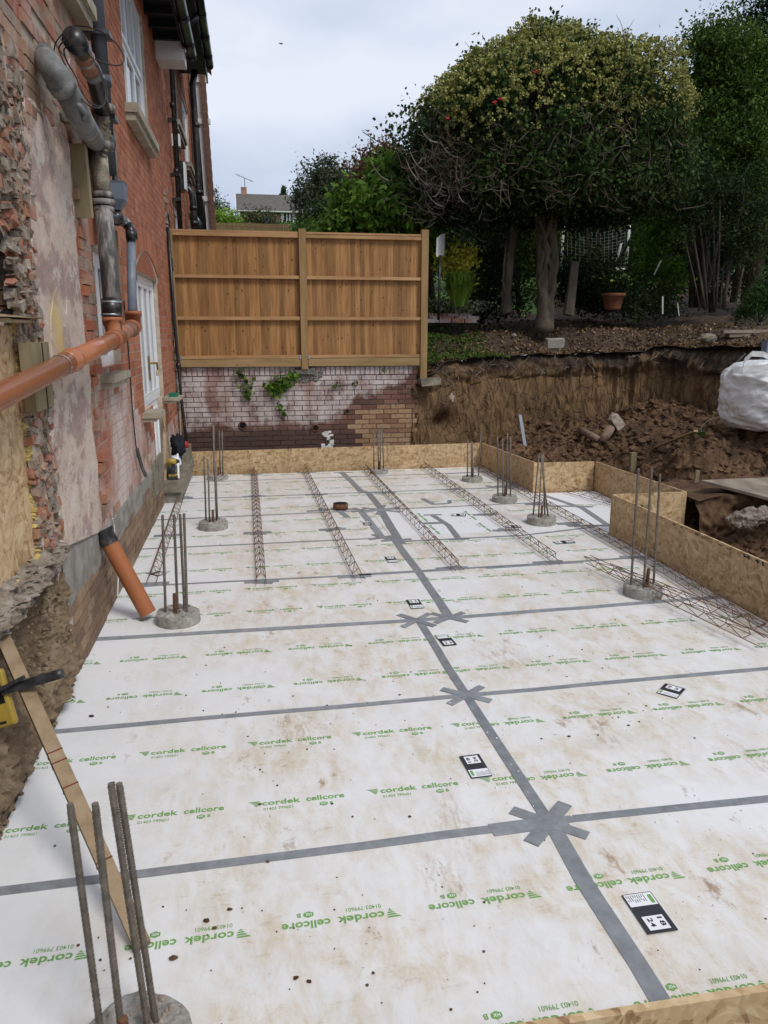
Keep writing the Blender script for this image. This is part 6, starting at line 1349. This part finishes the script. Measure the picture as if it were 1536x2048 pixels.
g.build('twigs', 'twigd', tr, kind='stuff')
for i in range(16):
    p = aty(R.gauss(905, 40), R.gauss(355, 35), 12.75) if i < 11 else aty(R.uniform(1150, 1390), R.uniform(200, 350), 12.3); d = Vector((R.uniform(-1, .2), 0, R.uniform(-.4, .3))).normalized(); P = [p]
    for k in range(6): d = (d+Vector((0, R.gauss(0, .1), .28))).normalized(); P.append(P[-1]+d*R.uniform(.05, .09))
    g = G(); g.tube(P, [.012, .011, .010, .009, .008, .006, .004], 5, False); g.build('hooked_twig', 'twig', tr, True)
for u, v in ((1073, 143), (990, 203), (1001, 198), (895, 237)):
    g = G()
    for k in range(6): p = aty(u+R.gauss(0, 2), v+R.gauss(0, 2), 12.0); g.rock(p, .018)
    g.build('berry_cluster', 'red', tr)
# ================================================================== OTHER TREES
shr('magnolia_tree', 'large-leaved bright green tree rising behind the fence', 770, 640, 14.6, [(0, 0, 1.95, 1.0, .8, .55), (.35, .2, 2.35, .62, .6, .45), (-.5, 0, 1.62, .62, .5, .42), (.6, 0, 1.6, .65, .6, .6), (-.9, 0, 1.5, .33, .4, .22), (.1, .1, 2.7, .3, .3, .2)], 11000, .17, 'l_mag', nclump=330, spread=.12, asp=.42, shell=.7, stem=.06, nstem=6)
shr('ivy_side_tree', 'olive brown leafed tree between the bright tree and the dome', 860, 620, 15.6, [(-.1, 0, 2.3, .6, .6, .95), (-.3, .1, 2.6, .45, .5, .5), (-.05, 0, 3.1, .3, .3, .25)], 8000, .085, 'l_olive', stem=.06, nclump=130, spread=.12)
shr('red_leaf_tree', 'thin tree with reddish autumn leaves above the bright tree', 755, 560, 20, [(0, 0, 2.95, .5, .5, .35), (.35, 0, 2.85, .5, .5, .3), (-.35, 0, 2.6, .4, .4, .4)], 2200, .10, 'l_red', nclump=50, spread=.13, stem=.04, nstem=9)
shr('round_tree', 'sparse rounded grey-green tree far beyond the fence', 650, 600, 48, [(0, 0, 6.7, 1.7, 1.3, 1.4), (-.7, 0, 5.7, 1.2, 1., 1.2), (.7, 0, 5.9, 1.4, 1., 1.4)], 9000, .20, 'l_far', nclump=210, spread=.22, stem=.16, nstem=9)
shr('olive_tree', 'olive tinted far tree right of the rounded one', 698, 600, 50, [(0, 0, 6.3, .9, .8, 1.6), (.6, 0, 6.5, 1.0, .8, 1.5)], 5500, .20, 'l_olive', nclump=130, spread=.25, stem=.12)
shr('far_shrub', 'dark rounded bush far beyond the fence under the round tree', 655, 600, 40, [(0, 0, 3.8, 1.4, .8, .7), (.5, 0, 3.2, 1.8, .8, .9), (-.9, 0, 3.2, .7, .6, .6)], 9000, .17, 'l_dark', nclump=160, spread=.22, stem=.1)
shr('far_shrub', 'mid green bush just above the fence near its middle post', 610, 590, 24, [(0, 0, 1.65, .75, .5, .3), (.6, 0, 1.7, .6, .5, .35)], 3000, .10, 'l_mid', stem=.05)
shr('far_shrub', 'dark green bush behind the fence below the bright tree', 655, 590, 30, [(0, 0, 2.2, .8, .5, .65), (.8, 0, 2.3, .8, .5, .6)], 4200, .13, 'l_dark', stem=.05)
shr('far_shrub', 'olive bush hiding the left part of the distant house wall', 522, 600, 50, [(0, 0, 4.6, 1.1, .8, .8), (-.5, 0, 4.2, .9, .8, .7), (1.1, 0, 4.1, .5, .6, .5), (3.0, 0, 4.1, .9, .6, .8)], 8000, .15, 'l_olive', nclump=180, spread=.2, stem=.08)
shr('far_shrub', 'yellowish green low bush at left of the distant house', 462, 600, 44, [(0, 0, 4.0, 1.0, .5, .3), (-.8, 0, 4.1, .8, .5, .4)], 3000, .15, 'l_gra', nclump=60, stem=.08)
shr('far_tree', 'small brownish tree at far left beside the gable edge', 428, 600, 55, [(0, 0, 6.3, .7, .6, .8), (.3, 0, 5.8, .9, .6, .6)], 2200, .16, 'l_olive', nclump=60, spread=.2, stem=.08)
def conifer(u, v0, y, vt, rad, n, lab, m='l_con', size=.12):
    b = aty(u, v0, y); top = aty(u, vt, y).z; h = top-b.z; t = thing('conifer', lab, 'tree', tuple(b)); P = []
    a = NR.rand(n)*6.283; q = NR.rand(n)**.8; tier = (np.floor(q*14)+.5*NR.rand(n))/14; r = rad*(1-tier)*NR.rand(n)**.45*(1+.25*np.sin(a*5+tier*30)); z = b.z+h*(tier*.92+.08)-r*.15
    P = np.stack([b.x+np.cos(a)*r, b.y+np.sin(a)*r*.8, z+NR.normal(size=n)*h*.012], 1); leaf_mesh('crown', P, size*NR.uniform(.6, 1.3, n), m, t, asp=.35); G().tube([b, (b.x, b.y, top)], [rad*.06, .01], 6).build('trunk', 'bark', t, True); return t
conifer(572, 560, 72, 370, 3.0, 9000, 'dark conifer beyond the distant house roof', size=.22)
conifer(537, 560, 46, 421, .55, 1800, 'small blue spruce in front of distant house', 'l_blue', .12)
conifer(612, 560, 44, 415, .8, 3000, 'grey green conifer right of the distant house', 'l_far', .13)
conifer(660, 590, 36, 398, 1.3, 5000, 'dark conifer under the round tree', 'l_con', .16)
def darkcon():
    b = aty(1500, 600, 16.5); t = thing('conifer', 'tall dark conifer towering in the top right corner', 'tree', tuple(b)); G().tube([b, b+Vector((.3, 0, 8.5))], [.22, .05], 8).build('trunk', 'bark', t, True); P = []
    for k in range(420):
        z = R.uniform(1.8, 9.5); a = R.random()*6.28; l = R.uniform(.9, 2.0)*(1-.04*z); d = Vector((math.cos(a), math.sin(a)*.8, R.uniform(-.15, .2))); m_ = 120
        s_ = NR.rand(m_)[:, None]; c0 = np.array(b+Vector((.03*z, 0, z))); P.append(c0+np.array(d)*s_*l*1.15+NR.normal(size=(m_, 3))*np.array([.13, .13, .05])*(1.2-s_*.6)-np.array([0, 0, .22])*s_**2)
    P = np.concatenate(P); leaf_mesh('crown', P, .13*NR.uniform(.6, 1.2, len(P)), 'l_con', t, asp=.35, flat=.4); return t
darkcon()
shr('broadleaf_tree', 'mid green small-leaved tree between the dome and dark conifer', 1400, 610, 15.2, [(0, 0, 4.3, .8, .7, .9), (.3, 0, 3.2, .9, .7, .9), (-.2, .1, 4.9, .6, .5, .4), (.9, .2, 4.4, .8, .6, .8), (-.3, 0, 2.6, .7, .6, .6)], 42000, .085, 'l_mid', nclump=420, spread=.16, shell=.4, stem=.07, nstem=7)
# distant slatted fence, house, aerials
sf = thing('slatted_fence', 'pale horizontal slatted fence in the distance above the timber fence', 'fence', tuple(aty(500, 470, 24)))
for i in range(9):
    a, b = aty(420, 446+i*2.9, 26), aty(578, 450+i*2.9, 22); G().bar(a, b, .02, .034, roll=EZ).build('slat', 'rail', sf)
for t_ in (.05, .35, .65, .95): a, b = aty(420, 446, 26.05), aty(578, 450, 22.05); c = a.lerp(b, t_); G().box(c-EZ*.5, (.04, .04, .5)).build('post', 'timberg', sf)
dh = thing('distant_house', 'small brick house on the hill with grey roof and chimney', 'house', tuple(aty(540, 460, 60)))
def P6(u, v, y): return aty(u, v, y)
yf, yb_ = 60, 67
fl, fr = P6(478, 405, yf), P6(600, 418, yf); el_ = P6(483, 421, yf); zf = P6(483, 422, yf).z; zr = P6(480, 400, yf+3).z
x0, x1 = P6(480, 420, yf).x, P6(640, 420, yf).x; xr = x0
g = G(); g.span((x0, yf, zf-5), (x1, yb_, zf)); g.build('wall', 'bold', dh)
xm = x0; g = G(); g.add([(x0-.25, yf-.3, zf-.1), (x1, yf-.3, zf-.1), (x1, (yf+yb_)/2, zr+.35), (x0-.25, (yf+yb_)/2, zr+.35), (x0-.25, yf-.3, zf+.08), (x1, yf-.3, zf+.08), (x1, (yf+yb_)/2, zr+.53), (x0-.25, (yf+yb_)/2, zr+.53)], [(0, 3, 2, 1), (4, 5, 6, 7), (0, 1, 5, 4), (1, 2, 6, 5), (2, 3, 7, 6), (3, 0, 4, 7)]); rf = g.build('roof', 'slate', dh)
g = G(); g.add([(x0, yf, zf), (x0, yb_, zf), (x0, (yf+yb_)/2, zr+.3)], [(0, 1, 2)]); g.build('gable', 'bold', dh)
g = G(); g.bar((x0-.3, yf-.35, zf-.05), (x0-.3, (yf+yb_)/2, zr+.45), .06, .25, roll=(0, 1, 0)); g.bar((x0-.3, yf-.33, zf-.02), (x1, yf-.33, zf-.02), .15, .08); g.build('white_fascia', 'white', dh)
g = G(); c = P6(488, 392, yf+3.5); g.box(c-EZ*.4, (.22, .25, 1.0)); g.build('chimney', 'bold', rf)
for u in (567, 573, 580, 587): g = G(); c = P6(u, 437, yf-.02); g.box(c, (.18, .05, .55)); g.build('window', 'upvc', dh)
def aerial(u0, v0, u1, v1, y, lab, tilt=.2):
    t = thing('tv_aerial', lab, 'aerial', tuple(aty(u0, v0, y))); a, b = aty(u0, v0, y), aty(u1, v1, y); G().tube([a, b], .025, 5).build('mast', 'metal', t); d = Vector((1, .2, tilt)).normalized(); h = .011*y; g = G(); g.tube([b-d*h, b+d*h], .022, 5)
    for k in range(7): c = b+d*h*(k/3-1); g.tube([c-Vector((0, .3, .12*(k % 2))), c+Vector((0, .3, .12))], .015, 4)
    g.build('boom', 'metal', t)
aerial(490, 380, 489, 356, 63, 'television aerial above the chimney of the distant house', -.35); aerial(741, 310, 741, 274, 40, 'television aerial poking from red leaved tree', -.5)
g = G(); g.add([P6(653, 395, 55), P6(665, 385, 55), P6(690, 383, 55), P6(690, 420, 55), P6(650, 420, 55)], [(4, 3, 2, 1, 0)]); g.add([P6(653, 395, 56), P6(665, 385, 56), P6(690, 383, 56), P6(690, 420, 56), P6(650, 420, 56)], [(0, 1, 2, 3, 4)]); 
dh2 = thing('distant_house', 'fragment of a second distant gable between the far trees', 'house', tuple(P6(665, 420, 55))); g.build('gable_wall', 'slate', dh2); g = G(); g.bar(P6(650, 412, 54.9), P6(663, 386, 54.9), .14, .2, roll=(0, 1, 0)); g.build('white_fascia', 'white', dh2)
g = G(); p = aty(561, 87, 30); g.add([p+Vector((-.09, 0, .06)), p+Vector((0, 0, 0)), p+Vector((.12, 0, .02)), p+Vector((.02, .03, -.03))], [(0, 1, 3), (1, 2, 3)]); g.tube([p+Vector((-.05, 0, -.0)), p+Vector((.04, 0, .0))], [.008, .025], 6); o = g.build('bird', 'black'); tag(o, 'tiny dark bird flying in the pale sky', 'bird')
